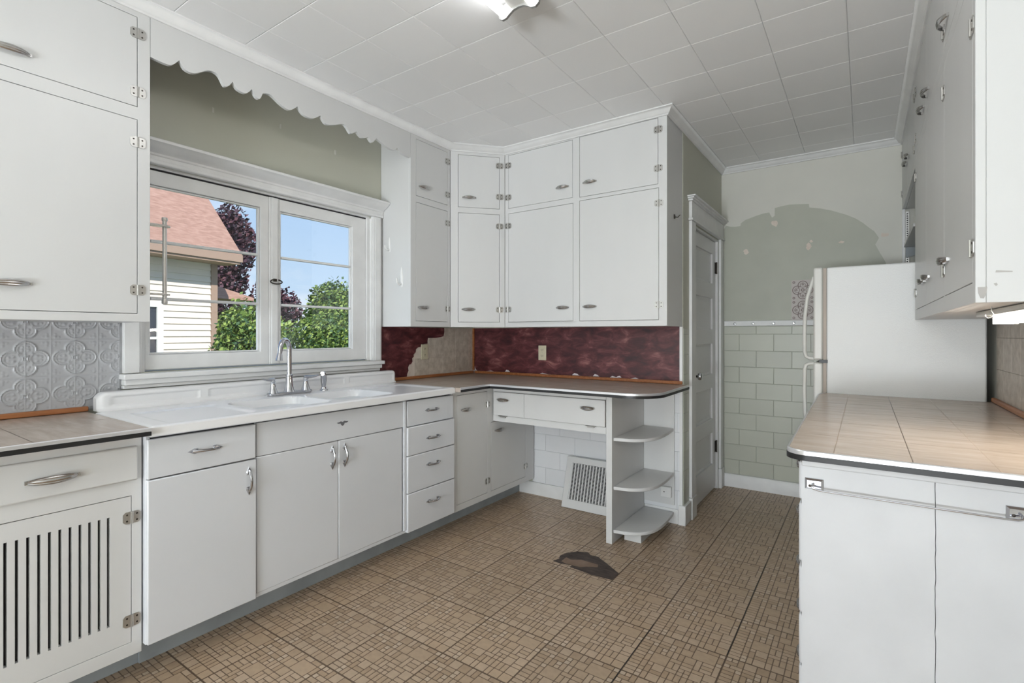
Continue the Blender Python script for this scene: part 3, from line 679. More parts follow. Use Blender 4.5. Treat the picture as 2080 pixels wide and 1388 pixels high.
# steel sink cabinet
FS = Frame((.622, 0, 0), (0, 1, 0), (1, 0, 0))
t = thing('sink_cabinet', 'long white enamelled steel sink cabinet with four right drawers', 'cabinet', (.31, 1.57, .13))
b = B(FS); b.box(.747, .76, .133, .884, -.60, -.001); b.box(2.385, 2.397, .133, .884, -.60, -.001); b.box(.7605, 2.3845, .133, .15, -.60, -.001); b.box(.7605, 2.3845, .151, .70, -.60, -.59)
b.box(1.1465, 1.1485, .151, .875, -.58, -.001); b.box(1.984, 2.0, .151, .875, -.58, .010); b.box(.761, 2.384, .876, .884, -.59, -.001)
b.build('body', ENAMEL, t, bevel=.001)
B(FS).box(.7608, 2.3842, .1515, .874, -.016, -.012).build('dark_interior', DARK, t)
B(FS).box(1.1495, 2.005, .731, .873, -.011, .004).build('front_panel', ENAMEL, t, bevel=.003)
def sd(kind, a0, a1, c0, c1, o, hnd, spin, s=(1, 1, 1)):
    d = B(FS).box(a0, a1, c0, c1, -.011, o).build(kind, ENAMEL, t, bevel=.004)
    inst('handle', ARROW, d, hwM(FS, hnd[0], hnd[1], o, spin, s))
sd('drawer', .748, 1.142, .729, .872, .013, (.943, .803), 0, (1.02, 1, 1))
sd('door', .748, 1.144, .134, .7245, .013, (1.112, .640), PI/2, (.95, 1, 1))
sd('door', 1.151, 1.5575, .150, .7285, .002, (1.523, .654), PI/2, (.95, 1, 1))
sd('door', 1.5595, 1.976, .150, .7285, .002, (1.594, .652), PI/2, (.95, 1, 1))
for z0, z1, hz in ((.729, .872, .804), (.5655, .726, .643), (.3545, .562, .488), (.135, .351, .271)):
    sd('drawer', 2.008 if z1 > .8 else 2.002, 2.396, z0, z1, .010 if z1 > .8 else .02, (2.207, hz), 0, (.98, 1, 1))
t2 = B(FS); t2.prism([(1.545, .818), (1.556, .812), (1.568, .812), (1.572, .803), (1.580, .799), (1.588, .803), (1.592, .812), (1.604, .812), (1.615, .818), (1.60, .8195), (1.59, .8225), (1.58, .8175), (1.57, .8225), (1.56, .8195)], .0042, .0056)
t2.build('winged_emblem', CHROME, t)
B().box(.02, .48, .776, 3.36, 0, .122).build('baseboard_sink', GREYB)
struct(bpy.data.objects['baseboard_sink'])

# porcelain sink top with backsplash, drainboards and twin basins
def sm(a): a = max(0, min(1, a)); return a*a*(3-2*a)
def rr_in(x, y, x0, x1, y0, y1, r, s):      # smooth 0..1 inside a rounded rectangle
    dx = max(x0+r-x, 0, x-(x1-r)); dy = max(y0+r-y, 0, y-(y1-r)); d = r-math.hypot(dx, dy)
    return sm(d/s)
X0, X1, Y0, Y1 = .095, .66, .749, 2.380
def sz(x, y):
    z = .922
    z -= .007*rr_in(x, y, X0+.13, X1-.035, Y0+.07, Y0+.415, .03, .02)*(1)
    z -= .007*rr_in(x, y, X0+.13, X1-.035, 2.005, Y1-.05, .03, .02)
    z -= .175*rr_in(x, y, .235, .60, 1.195, 1.565, .07, .035)
    z -= .175*rr_in(x, y, .235, .60, 1.600, 1.965, .07, .035)
    e = min(x-X0+9, X1-x, y-Y0, Y1-y)
    if e < .012: z -= .006*(1-e/.012)**2
    return z
xs = [X0+(X1-X0)*i/76 for i in range(77)]; ysn = [Y0+(Y1-Y0)*j/220 for j in range(221)]
vs = [(x, y, sz(x, y)) for x in xs for y in ysn]; nn = 221
fs = [(i*nn+j, (i+1)*nn+j, (i+1)*nn+j+1, i*nn+j+1) for i in range(76) for j in range(220)]
b = B(); b.add(vs, fs)
lip = .886
def skirt(idx):
    k0 = len(b.v); pts = [b.v[i] for i in idx]
    b.add([(p.x, p.y, lip) for p in pts], []); 
    for a in range(len(idx)-1): b.f.append((idx[a], idx[a+1], k0+a+1, k0+a)); b.mi.append(0)
skirt([76*nn+j for j in range(nn)]); skirt([i*nn for i in range(77)]); skirt([i*nn+220 for i in range(77)])
t = thing('kitchen_sink', 'white porcelain double basin sink with drainboards and raised back ledge', 'sink', (.35, 1.57, .9))
b.build('basin_top', PORC, t, recalc=False)
# back ledge with embossed panels
b = B(FL)
def ledge_y(y, z): return 0
P_ = [(.768, 1.13), (1.165, 2.0), (2.03, 2.40)]
ny, nz_ = 240, 26; ly0, ly1 = .762, 2.428; lz0, lz1 = .9222, 1.002; vs = []
for i in range(ny+1):
    y = ly0+(ly1-ly0)*i/ny
    for j in range(nz_+1):
        z = lz0+(lz1-lz0)*j/nz_
        w = .088
        for (a, c_) in ((.805, 1.165), (1.2, 2.0), (2.03, 2.40)):
            w -= .007*rr_in(y, z, a, c_, .938, .986, .012, .010)
        if z > lz1-.014: w -= .014*(1-math.sqrt(max(0, 1-((z-(lz1-.014))/.014)**2)))
        e = min(y-ly0, ly1-y)
        zz = z
        if e < .03: zz = lz0+(z-lz0)*(1-.28*(1-e/.03)**2); w -= .02*(1-e/.03)**2
        if z < lz0+.02: w += .012*(1-(z-lz0)/.02)**2
        vs.append((y, zz, w))
for i in range(ny+1):
    y = ly0+(ly1-ly0)*i/ny; e = min(y-ly0, ly1-y); zt = lz0+(lz1-lz0)*(1-.28*(1-e/.03)**2 if e < .03 else 1)
    vs += [(y, zt, .031), (y, lz0, .031)]
m_ = nz_+1; o_ = (ny+1)*m_
fs = [(i*m_+j, i*m_+j+1, (i+1)*m_+j+1, (i+1)*m_+j) for i in range(ny) for j in range(nz_)]
fs += [(i*m_+nz_, o_+2*i, o_+2*i+2, (i+1)*m_+nz_) for i in range(ny)]+[(o_+2*i, o_+2*i+1, o_+2*i+3, o_+2*i+2) for i in range(ny)]
fs += [tuple([j for j in range(m_)]+[o_, o_+1]), tuple([ny*m_+j for j in range(m_)]+[o_+2*ny, o_+2*ny+1])]
b.add(vs, fs); b.build('back_ledge', PORC, t)
for yc in (1.38, 1.78): B().lathe((.42, yc, .7475), [(.001, .002), (.03, .002), (.042, .004), (.045, .001), (.045, 0)], 24).build('drain', CHROME, t)
# faucet
t = thing('faucet', 'chrome high-arc kitchen faucet with two lever handles', 'faucet', (.150, 1.597, .922))
b = B(); n = 28; pl = []
for k in range(n):
    a = 2*PI*k/n; cx = math.cos(a); sx = math.sin(a); pl.append((.150+.026*sx, 1.597+(.10 if cx > 0 else -.10)+.030*cx))
b.prism(pl, .9225, .938); b.build('base_plate', PULLC, t, bevel=.005)
b = B(); b.lathe((.150, 1.590, .936), [(.030, 0), (.027, .008), (.021, .03), (.018, .07), (.017, .085), (.020, .088), (.020, .094), (.0125, .097)], 24); b.build('spout_base', CHROME, t)
dx, dy = .50, -.866
arc = [(.150, 1.590, 1.02), (.150, 1.590, 1.10), (.150, 1.590, 1.17)]
R_ = .046
for k in range(1, 11):
    a = PI*k/10; d = R_-R_*math.cos(a); arc.append((.150+dx*d, 1.590+dy*d, 1.17+.050*math.sin(a)))
x9, y9 = .150+dx*2*R_, 1.590+dy*2*R_
arc.append((x9+dx*.006, y9+dy*.006, 1.145))
B().tube(arc, .0128, 14).build('spout', CHROME, t)
b = B(); b.tube([(x9+dx*.005, y9+dy*.005, 1.150), (x9+dx*.008, y9+dy*.008, 1.135), (x9+dx*.012, y9+dy*.012, 1.11)], [.0125, .015, .020], 16); b.build('spray_head', CHROME, t)
for yy, sgn in ((1.497, -1), (1.690, 1)):
    b = B(); b.lathe((.150, yy, .936), [(.026, 0), (.024, .006), (.016, .03), (.0115, .058), (.013, .062), (.011, .068), (.005, .072)], 20); h = b.build('handle', CHROME, t)
    B().tube([(.150-.0, yy-sgn*.012, 1.010), (.150, yy, 1.009), (.158, yy+sgn*.022, 1.008), (.166, yy+sgn*.044, 1.010), (.172, yy+sgn*.066, 1.017)], [.005, .009, .0075, .0065, .0045], 10).build('lever', PULLC, h)
t = thing('side_sprayer', 'chrome side sprayer standing right of the kitchen faucet', 'sprayer', (.150, 1.805, .922))
B().lathe((.150, 1.805, .9225), [(.024, 0), (.022, .006), (.015, .012), (.014, .02)], 20).build('base', CHROME, t)
B().tube([(.150, 1.805, .942), (.150, 1.805, .98), (.152, 1.803, 1.008), (.158, 1.795, 1.022), (.166, 1.786, 1.022)], [.012, .017, .017, .016, .012], 16).build('spray_wand', PULLC, t)

# ------------------------------------------------------------------ counters
def counter(name, label, poly, edge, loc, scores=()):
    t = thing(name, label, 'countertop', loc)
    B().prism(poly, .894, .920).build('slab', LAMIN, t)
    sweep([(0.0002, .908), (.0028, .9085), (.0028, .9195), (.001, .9215), (-.004, .9215), (-.004, .9202), (.0002, .9195)], edge, BAND, 'metal_edge_band', t)
    sweep([(0.0002, .893), (.004, .893), (.004, .9078), (.0002, .9078)], edge, BLACK, 'black_edge_band', t)
    for m, nm, L in scores:
        b = B()
        for x0, x1, y0, y1 in L: b.box(x0, x1, y0, y1, .9200, .9203)
        b.build(nm, m, t)
    return t
# left counter
counter('countertop', 'grey-brown laminate countertop left of the sink, under tin backsplash', [(.004, -.6), (.675, -.6), (.675, .7445), (.004, .7445)],
        [(.675, -.6), (.675, .7445)], (.33, .1, .90), [(SCORE, 'panel_joint', [(.02, .673, .438, .4405)]), (SCOREL, 'printed_joint', [(.02, .673, .13, .132), (.31, .3118, -.6, .74)])])
arcp = [(1.63+.18*math.sin(a), 2.86-.18*math.cos(a)) for a in [PI/2*k/10 for k in range(11)]]
poly = [(.004, 2.386), (.70, 2.384), (.706, 2.672)]+arcp+[(1.803, 3.368), (1.772, 3.368), (.004, 3.368)]
counter('countertop', 'L-shaped laminate countertop in the corner over the desk, rounded right end', poly, [(1.803, 3.368), ]+arcp[::-1]+[(.706, 2.672), (.70, 2.384)] if False else ([(.70, 2.384), (.706, 2.672)]+arcp+[(1.803, 3.365)]), (.8, 3.0, .90),
        [(SCOREL, 'printed_joint', [(.31, .3118, 2.39, 3.36), (.62, .6218, 2.67, 3.36), (.92, .9218, 2.68, 3.36), (1.22, 1.2218, 2.68, 3.36), (1.52, 1.5218, 2.68, 3.36), (.02, 1.8, 3.0, 3.0018)])])
a2 = [(2.605-.05*math.cos(a), 1.70-.05*math.sin(a)) for a in [PI/2*k/8 for k in range(9)]]
rp = [(3.266, 1.65)]+a2[::-1]+[(2.532, 3.28), (2.56, 3.354), (3.266, 3.354)]
counter('countertop', 'tan laminate countertop on the right base cabinet, before the fridge', rp, [(2.56, 3.354), (2.532, 3.28)]+a2+[(3.266, 1.65)] if False else ([(2.56, 3.354), (2.532, 3.28)]+a2+[(3.266, 1.65)]), (2.9, 2.5, .90),
        [(SCORE, 'panel_joint', [(2.8425, 2.8445, 1.655, 3.35)]), (SCOREL, 'printed_joint', [(2.669, 2.671, 1.655, 3.35), (3.01, 3.012, 1.655, 3.35), (3.16, 3.162, 1.655, 3.35)]+[(2.56, 3.26, y, y+.002) for y in (1.95, 2.26, 2.57, 2.88, 3.18)])])
# orange wood strips at the back of the counters
def strip(poly, label, loc):
    tag(B().prism(poly, .9215, .943).build('backsplash_strip', WOODT, loc=loc, bevel=.004), label, 'wood strip', 'orange wood strips along the backsplashes')
strip([(.005, -.6), (.022, -.6), (.022, .75), (.005, .75)], 'orange wood strip behind the left counter, under tin tiles', (.01, .1, .9215))
strip([(.007, 2.45), (.024, 2.45), (.024, 3.349), (.007, 3.349)], 'short orange wood strip behind the counter below the torn beige corner', (.01, 2.9, .9215))
strip([(.026, 3.350), (1.764, 3.350), (1.764, 3.365), (.026, 3.365)], 'long orange wood strip below burgundy wallpaper', (.9, 3.36, .9215))
strip([(3.246, 1.66), (3.263, 1.66), (3.263, 3.352), (3.246, 3.352)], 'orange wood strip behind the right counter', (3.25, 2.5, .9215))

# ------------------------------------------------------------------ corner base cabinets and desk
F62 = Frame((.620, 0, 0), (0, 1, 0), (1, 0, 0))
cabinet(F62, 'base_cabinet', 'white wooden corner base cabinet with two tall doors, right of sink drawers', 'cabinet', 2.402, 3.355, .125, .892, .6,
        [('door', 2.442, 2.760, .165, .862, 0, (2.530, .764), 'r', [.246, .771]),
         ('door', 2.800, 3.235, .165, .642, 0, (2.890, .578), 'r', [.248])], (.3, 2.9, .125))
t = thing('desk', 'white built-in desk with a wide shallow drawer and open knee space', 'desk', (1.05, 3.0, 0))
FK = Frame((0, 2.82, 0), (1, 0, 0), (0, -1, 0))
b = B(FK); b.box(.624, 1.468, .856, .892, -.02, 0); b.box(.624, 1.468, .650, .692, -.02, 0); b.box(.624, .70, .6925, .8555, -.02, -.001); b.box(.63, 1.468, .66, .668, -.53, -.0205)
b.build('face_frame', WHITE, t, bevel=.001)
d = B(FK).box(.634, .8865, .694, .854, -.004, .012).box(.8875, 1.466, .694, .854, -.004, .012).build('drawer', WHITE, t, bevel=.003)
inst('handle', PULL, d, hwM(FK, .718, .803, .012)); inst('handle', PULL, d, hwM(FK, 1.352, .800, .012))
for x in (.712, 1.372):
    b = B(FK); b.box(x-.022, x+.022, .682, .692, .0, .014); b.box(x-.034, x+.034, .6895, .6925, .0005, .018); b.build('catch', STEEL, t)
# open shelf unit with quarter-round shelves
t = thing('corner_shelf', 'white open end shelf unit with three rounded shelves, right of the desk', 'shelf unit', (1.6, 3.1, 0))
b = B(); b.box(1.469, 1.507, 2.82, 3.358, .0, .892); b.build('side_panel', WHITE, t, bevel=.0015)
b = B(); b.box(1.508, 1.712, 3.352, 3.362, .125, .892); b.box(1.508, 1.712, 3.34, 3.3515, .865, .892); b.build('back_panel', WHITE, t)
crv = [(1.508, 2.838), (1.56, 2.845), (1.60, 2.856), (1.632, 2.872), (1.66, 2.894), (1.685, 2.925), (1.703, 2.962), (1.716, 3.01), (1.722, 3.06), (1.724, 3.12), (1.722, 3.20), (1.716, 3.28), (1.710, 3.351)]
for z in (.081, .34, .632):
    B().prism([(1.508, 3.351)]+crv, z-.020, z).build('shelf', WHITE, t, bevel=.003)
b = B(); b.box(1.54, 1.645, 2.93, 3.35, 0, .060); b.build('plinth', WHITE, t)
# leaning return-air grille
t = thing('vent_grille', 'white metal vent grille leaning on the wall under the desk', 'vent grille', (1.12, 3.24, 0))
ang = math.atan2(.10, .345); gw = .43; gh = .362
Gv = Vector((0, math.sin(ang), math.cos(ang))); Gn = Vector((0, -math.cos(ang), math.sin(ang)))
class GF:
    def __call__(s, u, v, w): return Vector((.937, 3.232, .001))+Vector((1, 0, 0))*u+Gv*v+Gn*w
gF = GF(); gF.N = Gn
b = B(gF); holed(b, 0, gw, 0, gh, 0, .012, [(.045, gw-.045, .062, gh-.045)]); b.build('frame', WHITE, t, bevel=.003)
B(gF).box(.03, gw-.03, .05, gh-.03, -.006, -.001).build('backing', DARK, t)
for k in range(15):
    u_ = .050+(gw-.100)*k/14; B(gF).box(u_-.004, u_+.004, .063, gh-.046, .003, .010).build('bar', WHITE, t)
b = B(gF)
for k in range(27): v_ = .068+(gh-.045-.074)*k/26; b.box(.046, gw-.046, v_-.0012, v_+.0012, .001, .0045)
b.build('louver', WHITE, t)['kind'] = 'stuff'

# outlets
def outlet(F, u, v, label):
    t = thing('wall_outlet', label, 'outlet', F(u, v, 0), 'ivory wall outlets')
    B(F).box(u-.035, u+.035, v-.057, v+.057, .0065, .013).build('cover_plate', IVORY, t, bevel=.003)
    for s in (-1, 1):
        d = B(F).box(u-.016, u+.016, v+s*.023-.015, v+s*.023+.015, .0131, .0155).build('socket', IVORY, t, bevel=.004)
        b = B(F); b.box(u-.008, u-.0055, v+s*.023-.004, v+s*.023+.007, .0156, .0160); b.box(u+.0055, u+.008, v+s*.023-.004, v+s*.023+.007, .0156, .0160); b.box(u-.002, u+.002, v+s*.023-.010, v+s*.023-.006, .0156, .0160); b.build('slots', DARK, d)
    B(F).lathe((u, v, .013), [(.003, 0), (.0025, .001), (.0005, .0013)], 8).build('screw', STEEL, t)
outlet(FL, 2.773, 1.118, 'ivory outlet on the beige tiled corner beside the window')
outlet(FB, .694, 1.107, 'ivory outlet in the middle of burgundy backsplash')
t = thing('junction_box', 'small white surface outlet box low in the open end shelf', 'outlet', (1.668, 3.34, .21))
FJ = Frame((0, 3.351, 0), (1, 0, 0), (0, -1, 0))
B(FJ).box(1.630, 1.700, .175, .245, .0005, .028).build('box', WPLAST, t, bevel=.004); B(FJ).lathe((1.655, .212, .0285), [(.004, 0), (.003, .001), (.001, .0012)], 10).build('screw', RUST, t)

# ------------------------------------------------------------------ passage door
d1 = bpy.data.objects.new('door_1', None); C.objects.link(d1); d1.location = (1.75, 3.97, 0); wloc[d1] = Vector((1.75, 3.97, 0)); struct(d1)
b = B(FP); b.box(3.50, 3.602, .145, 2.02, .001, .022); b.box(4.348, 4.44, .16, 2.02, .001, .022); b.box(3.495, 3.607, 0, .144, .001, .027); b.box(4.343, 4.445, 0, .159, .001, .027); b.build('side_casing', TRIMW, d1, bevel=.003)
b = B(FP); b.box(3.49, 4.45, 2.021, 2.036, .001, .030); b.box(3.50, 4.44, 2.0365, 2.15, .001, .022)
b.box(3.485, 4.452, 2.151, 2.163, .001, .032); b.box(3.47, 4.456, 2.1632, 2.174, .001, .044); b.box(3.46, 4.457, 2.1742, 2.184, .001, .056); b.build('head_casing', TRIMW, d1, bevel=.002)
b = B(FP); b.box(3.6055, 3.619, 0, 2.014, -.099, -.001); b.box(4.331, 4.3445, 0, 2.014, -.099, -.001); b.box(3.6195, 4.3305, 2.0, 2.014, -.099, -.001); b.build('jamb', TRIMW, d1)
b = B(FP); pz = [(.218, .468), (.581, .826), (.936, 1.177), (1.288, 1.536), (1.655, 1.891)]
holed(b, 3.621, 4.328, .012, 1.996, -.055, -.018, [(3.725, 4.238, a, c_) for a, c_ in pz]); lf = b.build('door_leaf', DOORM, d1, bevel=.003)
for a, c_ in pz:
    e = .016
    bb = B(FP); bb.add([(3.7255, a+.0005, -.032), (4.2375, a+.0005, -.032), (4.2375, c_-.0005, -.032), (3.7255, c_-.0005, -.032), (3.7255+e, a+e, -.038), (4.2375-e, a+e, -.038), (4.2375-e, c_-e, -.038), (3.7255+e, c_-e, -.038),
        (3.7255, a+.0005, -.05), (4.2375, a+.0005, -.05), (4.2375, c_-.0005, -.05), (3.7255, c_-.0005, -.05)],
        [(0, 1, 5, 4), (1, 2, 6, 5), (2, 3, 7, 6), (3, 0, 4, 7), (4, 5, 6, 7), (8, 11, 10, 9), (0, 8, 9, 1), (1, 9, 10, 2), (2, 10, 11, 3), (3, 11, 8, 0)]); bb.build('panel', DOORM, lf, smooth=False)
B(FP).box(3.645, 3.678, .86, 1.03, -.0175, -.014).build('lock_plate', RUST, d1, bevel=.002)
b = B(FP); b.lathe((3.662, .955, -.014), [(.010, 0), (.008, .02), (.008, .028)], 12); b.build('knob_stem', RUST, d1)
b = B(FP); b.lathe((3.662, .955, .0142), [(.012, 0), (.024, .008), (.027, .018), (.024, .028), (.012, .034)], 12); b.build('door_knob', CHROME, d1)
for z in (1.787, .343):
    b = B(FP); b.box(4.300, 4.345, z-.045, z+.045, -.0175, -.0155); b.tube([(4.330, z-.048, -.010), (4.330, z+.048, -.010)], .006, 10); b.build('door_hinge', RUST, d1)

# peg rail and leaning patterned tile on the far wall
t = thing('peg_rail', 'white rail with round silver pegs on the far wall', 'peg rail', (2.3, 4.45, 1.335))
B(FF).box(1.79, 2.95, 1.318, 1.359, .0055, .022).build('rail', TRIMW, t, bevel=.003)
for x in (1.874, 2.01, 2.156, 2.295, 2.44, 2.585, 2.73, 2.875):
    b = B(FF); b.lathe((x, 1.336, .0222), [(.005, 0), (.004, .006), (.009, .012), (.0095, .018), (.006, .023), (.001, .0235)], 14); b.build('peg', CHROME, t)
t = thing('patterned_tile', 'patterned pink and grey tile sheet standing on the peg rail by the fridge', 'tile', (2.43, 4.45, 1.36))
B(FF).box(2.278, 2.583, 1.3605, 1.666, .002, .007).build('sheet', PORTB, t)
b = B(FF)
def ring(cx, cz, r0, r1, a0=0, a1=2*PI, n=20):
    vs = []
    for k in range(n+1):
        a = a0+(a1-a0)*k/n; vs += [(cx+r0*math.cos(a), cz+r0*math.sin(a), .0071), (cx+r1*math.cos(a), cz+r1*math.sin(a), .0071), (cx+r0*math.cos(a), cz+r0*math.sin(a), .0078), (cx+r1*math.cos(a), cz+r1*math.sin(a), .0078)]
    fs = []
    for k in range(n):
        q = 4*k; fs += [(q+2, q+3, q+7, q+6), (q, q+4, q+5, q+1), (q, q+2, q+6, q+4), (q+1, q+5, q+7, q+3)]
    b.add(vs, fs)
for ci in (0, 1):
    for cj in (0, 1):
        cx, cz = 2.278+.07625+.1525*ci, 1.3605+.0762+.1525*cj
        for a in range(4):
            ox, oz = .036*math.cos(a*PI/2), .036*math.sin(a*PI/2)
            ring(cx+ox, cz+oz, .029, .035, a*PI/2-PI*.72, a*PI/2+PI*.72, 18)
            ring(cx+ox*1.05, cz+oz*1.05, .016, .0195, 0, 2*PI, 14); ring(cx+ox*1.2, cz+oz*1.2, .003, .008, 0, 2*PI, 8)
        ring(cx, cz, .006, .013, 0, 2*PI, 12)
        for sx in (-1, 1):
            for sy_ in (-1, 1): ring(cx+sx*.060, cz+sy_*.060, .004, .010, 0, 2*PI, 8)
b.build('printed_pattern', PORTR, t)

# ------------------------------------------------------------------ fridge
t = thing('refrigerator', 'white textured top-freezer fridge seen from its side', 'fridge', (2.9, 3.75, 0))
B().box(2.565, 3.235, 3.372, 4.12, .03, 1.628).build('body', FRIDGE, t, bevel=.008)
B().box(2.60, 3.20, 3.40, 4.10, 0.0, .0295).build('base_grille', BLACK, t)
B().box(2.548, 2.5645, 3.376, 4.116, .06, 1.09).box(2.548, 2.5645, 3.376, 4.116, 1.105, 1.625).build('gasket', FRIDGEG, t)
B().box(2.500, 2.5475, 3.372, 4.12, .05, 1.090).build('fridge_door', HANDLEW, t, bevel=.010)
B().box(2.500, 2.5475, 3.372, 4.12, 1.104, 1.632).build('freezer_door', HANDLEW, t, bevel=.010)
b = B(); b.tube([(2.503, 3.40, 1.58), (2.49, 3.40, 1.54), (2.468, 3.40, 1.46), (2.457, 3.40, 1.36), (2.454, 3.40, 1.25), (2.455, 3.40, 1.15), (2.462, 3.40, 1.122), (2.480, 3.40, 1.112), (2.503, 3.40, 1.112)], .0105, 12); b.build('freezer_handle', HANDLEW, t)
b = B(); b.tube([(2.503, 3.40, 1.082), (2.475, 3.40, 1.08), (2.462, 3.40, 1.072), (2.456, 3.40, 1.05), (2.454, 3.40, .93), (2.457, 3.40, .80), (2.468, 3.40, .70), (2.49, 3.40, .62), (2.503, 3.40, .58)], .0105, 12); b.build('fridge_handle', HANDLEW, t)
B().box(2.53, 2.570, 3.364, 3.3715, 1.088, 1.106).build('middle_hinge', BLACK, t)

# ------------------------------------------------------------------ right base cabinet
FRB = Frame((2.60, 0, 0), (0, 1, 0), (-1, 0, 0))
dz = [(.767, .878), (.586, .743+.012), (.436, .571), (.286, .429), (.125, .279)]
t = cabinet(FRB, 'base_cabinet', 'white painted base cabinet at right with cracked end panel and towel bar', 'cabinet', 1.695, 3.350, .11, .892, .66,
        [('drawer', 1.705, 2.15, a, c_, .018, (1.93, (a+c_)/2), 'l', []) for a, c_ in dz]+
        [('door', 2.19, 2.74, .15, .86, 0, (2.68, .76), 'l', [.25, .75]), ('door', 2.77, 3.31, .15, .86, 0, (2.83, .76), 'r', [.25, .75])], (2.95, 2.5, .0), None, WBOARD)
FEnd = Frame((0, 1.694, 0), (1, 0, 0), (0, -1, 0))
rr = random.Random(4)
def jag(x, z0, z1, n, s):
    return [(x+rr.uniform(-s, s), z0+(z1-z0)*k/n) for k in range(n+1)]
e1 = jag(2.889, .0, .8925, 46, .0011)
b = B(FEnd); b.prism([(2.592, 0), ]+[(x-.0008, z) for x, z in e1]+[(2.592, .8925)], 0, .014); b.build('end_panel', WBOARD, t, smooth=False)
b = B(FEnd); b.prism([(x+.0008, z) for x, z in e1]+[(3.262, .8925), (3.262, 0)], 0, .014); b.build('end_panel', WBOARD, t, smooth=False)
B(FEnd).box(2.592, 3.262, .872, .8925, .0145, .020).build('top_moulding', WBOARD, t, bevel=.003)
struct(B().box(2.66, 3.25, 1.74, 3.34, 0, .108).build('baseboard_right', GREYB))
t = thing('towel_bar', 'chrome towel bar on the end of the right base cabinet', 'towel bar', (2.84, 1.67, .82))
FT = Frame((0, 1.6795, 0), (1, 0, 0), (0, -1, 0))
for x in (2.623, 3.042):
    b = B(FT); hw_, hh = .023, .0155
    b.add([(x-hw_, .824-hh, 0), (x+hw_, .824-hh, 0), (x+hw_, .824+hh, 0), (x-hw_, .824+hh, 0), (x-hw_, .824-hh, .003), (x+hw_, .824-hh, .003), (x+hw_, .824+hh, .003), (x-hw_, .824+hh, .003), (x-hw_+.006, .824-hh+.005, .009), (x+hw_-.006, .824-hh+.005, .009), (x+hw_-.006, .824+hh-.005, .009), (x-hw_+.006, .824+hh-.005, .009)],
          [(0, 3, 2, 1), (8, 9, 10, 11)]+[(i, (i+1) % 4, (i+1) % 4+4, i+4) for i in range(4)]+[(i+4, (i+1) % 4+4, (i+1) % 4+8, i+8) for i in range(4)])
    d = b.build('mount_plate', CHROME, t, smooth=False)
    B(FT).lathe((x-.010, .819, .009), [(.004, 0), (.003, .0015), (.001, .002)], 10).build('screw', RUST, d)
s_ = .819
b = B(FT); b.tube([(2.622, .826, .009), (2.618, .822, .018), (2.622, .8165, .026), (2.634, .814, .029), (2.66, .8135, .030), (2.85, .8135, .030), (3.01, .8135, .030), (3.036, .814, .029), (3.045, .8165, .026), (3.046, .822, .018), (3.042, .826, .009)], .0028, 10); b.build('bar', CHROME, t)

# ------------------------------------------------------------------ outdoors: neighbour's house, trees, ground
struct(B().box(-60, -.16, -30, 60, -.75, -.65).build('ground', GRASS))
th = math.radians(9.4); nH = Vector((math.cos(th), math.sin(th), 0)); wH = Vector((-math.sin(th), math.cos(th), 0))
FH = Frame((-7.0, 4.551, 0), wH, nH)
t = thing('neighbour_house', "neighbour's cream clapboard house with pink shingle roof outside the window", 'house', (-7.5, 2.5, -.65))
b = B(FH); b.box(-6.5, -.02, -.65, 3.0, -5.5, -.012); b.build('wall', SIDING, t)
z = -.62
while z < 2.55:
    holes = [(-6.5, -.12)]
    segs = [(-6.5, -.12)] if not (.72 < z < 1.78 or z < .72 and z > .60) else [(-6.5, -2.35), (-.95, -.12)]
    for a, c_ in segs:
        B(FH).add([(a, z, .021), (c_, z, .021), (c_, z+.112, .002), (a, z+.112, .002), (a, z, -.011), (c_, z, -.011), (c_, z+.112, -.011), (a, z+.112, -.011)], [(0, 1, 2, 3), (4, 7, 6, 5), (0, 4, 5, 1), (1, 5, 6, 2), (2, 6, 7, 3), (3, 7, 4, 0)]).build('siding_board', SIDING, t, smooth=False)
    z += .108
B(FH).box(-.118, 0, -.65, 2.6, -.1, .028).build('corner_board', EAVE, t)
b = B(FH); b.box(-1.05, -.95, .62, 1.80, -.01, .04); b.box(-2.35, -2.25, .62, 1.80, -.01, .04); b.box(-2.2499, -1.0501, 1.70, 1.80, -.01, .04); b.box(-2.2499, -1.0501, .62, .70, -.01, .05); b.box(-2.2499, -1.0501, 1.17, 1.21, -.01, .03)
wd = b.build('window', TRIMW, t); B(FH).box(-2.2495, -1.0505, .7005, 1.6995, -.011, .012).build('pane', mat('far_glass', (.04, .045, .06), .08), wd)
pit = math.radians(50); o_ = .45
b = B(FH); eh = 2.70
def roofp(s, d, dzz): return (s, eh+d*math.tan(pit)+dzz, o_-d)
b.add([roofp(-7, 0, 0), roofp(.18, 0, 0), roofp(.18, 3.2, 0), roofp(-7, 3.2, 0), roofp(-7, 0, -.12), roofp(.18, 0, -.12), roofp(.18, 3.2, -.12), roofp(-7, 3.2, -.12)], [(0, 1, 2, 3), (4, 7, 6, 5), (0, 4, 5, 1), (1, 5, 6, 2), (2, 6, 7, 3), (3, 7, 4, 0)])
b.build('roof', SHING, t)
b = B(FH)
b.add([(-7, eh+3.2*math.tan(pit), o_-3.2), (.18, eh+3.2*math.tan(pit), o_-3.2), (.18, eh, o_-6.4), (-7, eh, o_-6.4), (-7, eh+3.2*math.tan(pit)-.12, o_-3.2), (.18, eh+3.2*math.tan(pit)-.12, o_-3.2), (.18, eh-.12, o_-6.4), (-7, eh-.12, o_-6.4)], [(0, 1, 2, 3), (4, 7, 6, 5), (0, 4, 5, 1), (1, 5, 6, 2), (2, 6, 7, 3), (3, 7, 4, 0)]); b.build('rear_roof', SHING, t)
b = B(FH); b.box(-7, .15, 2.52, 2.57, .0, .44); b.box(-7, .18, 2.56, 2.69, .441, .47); b.build('eave_board', EAVE, t)
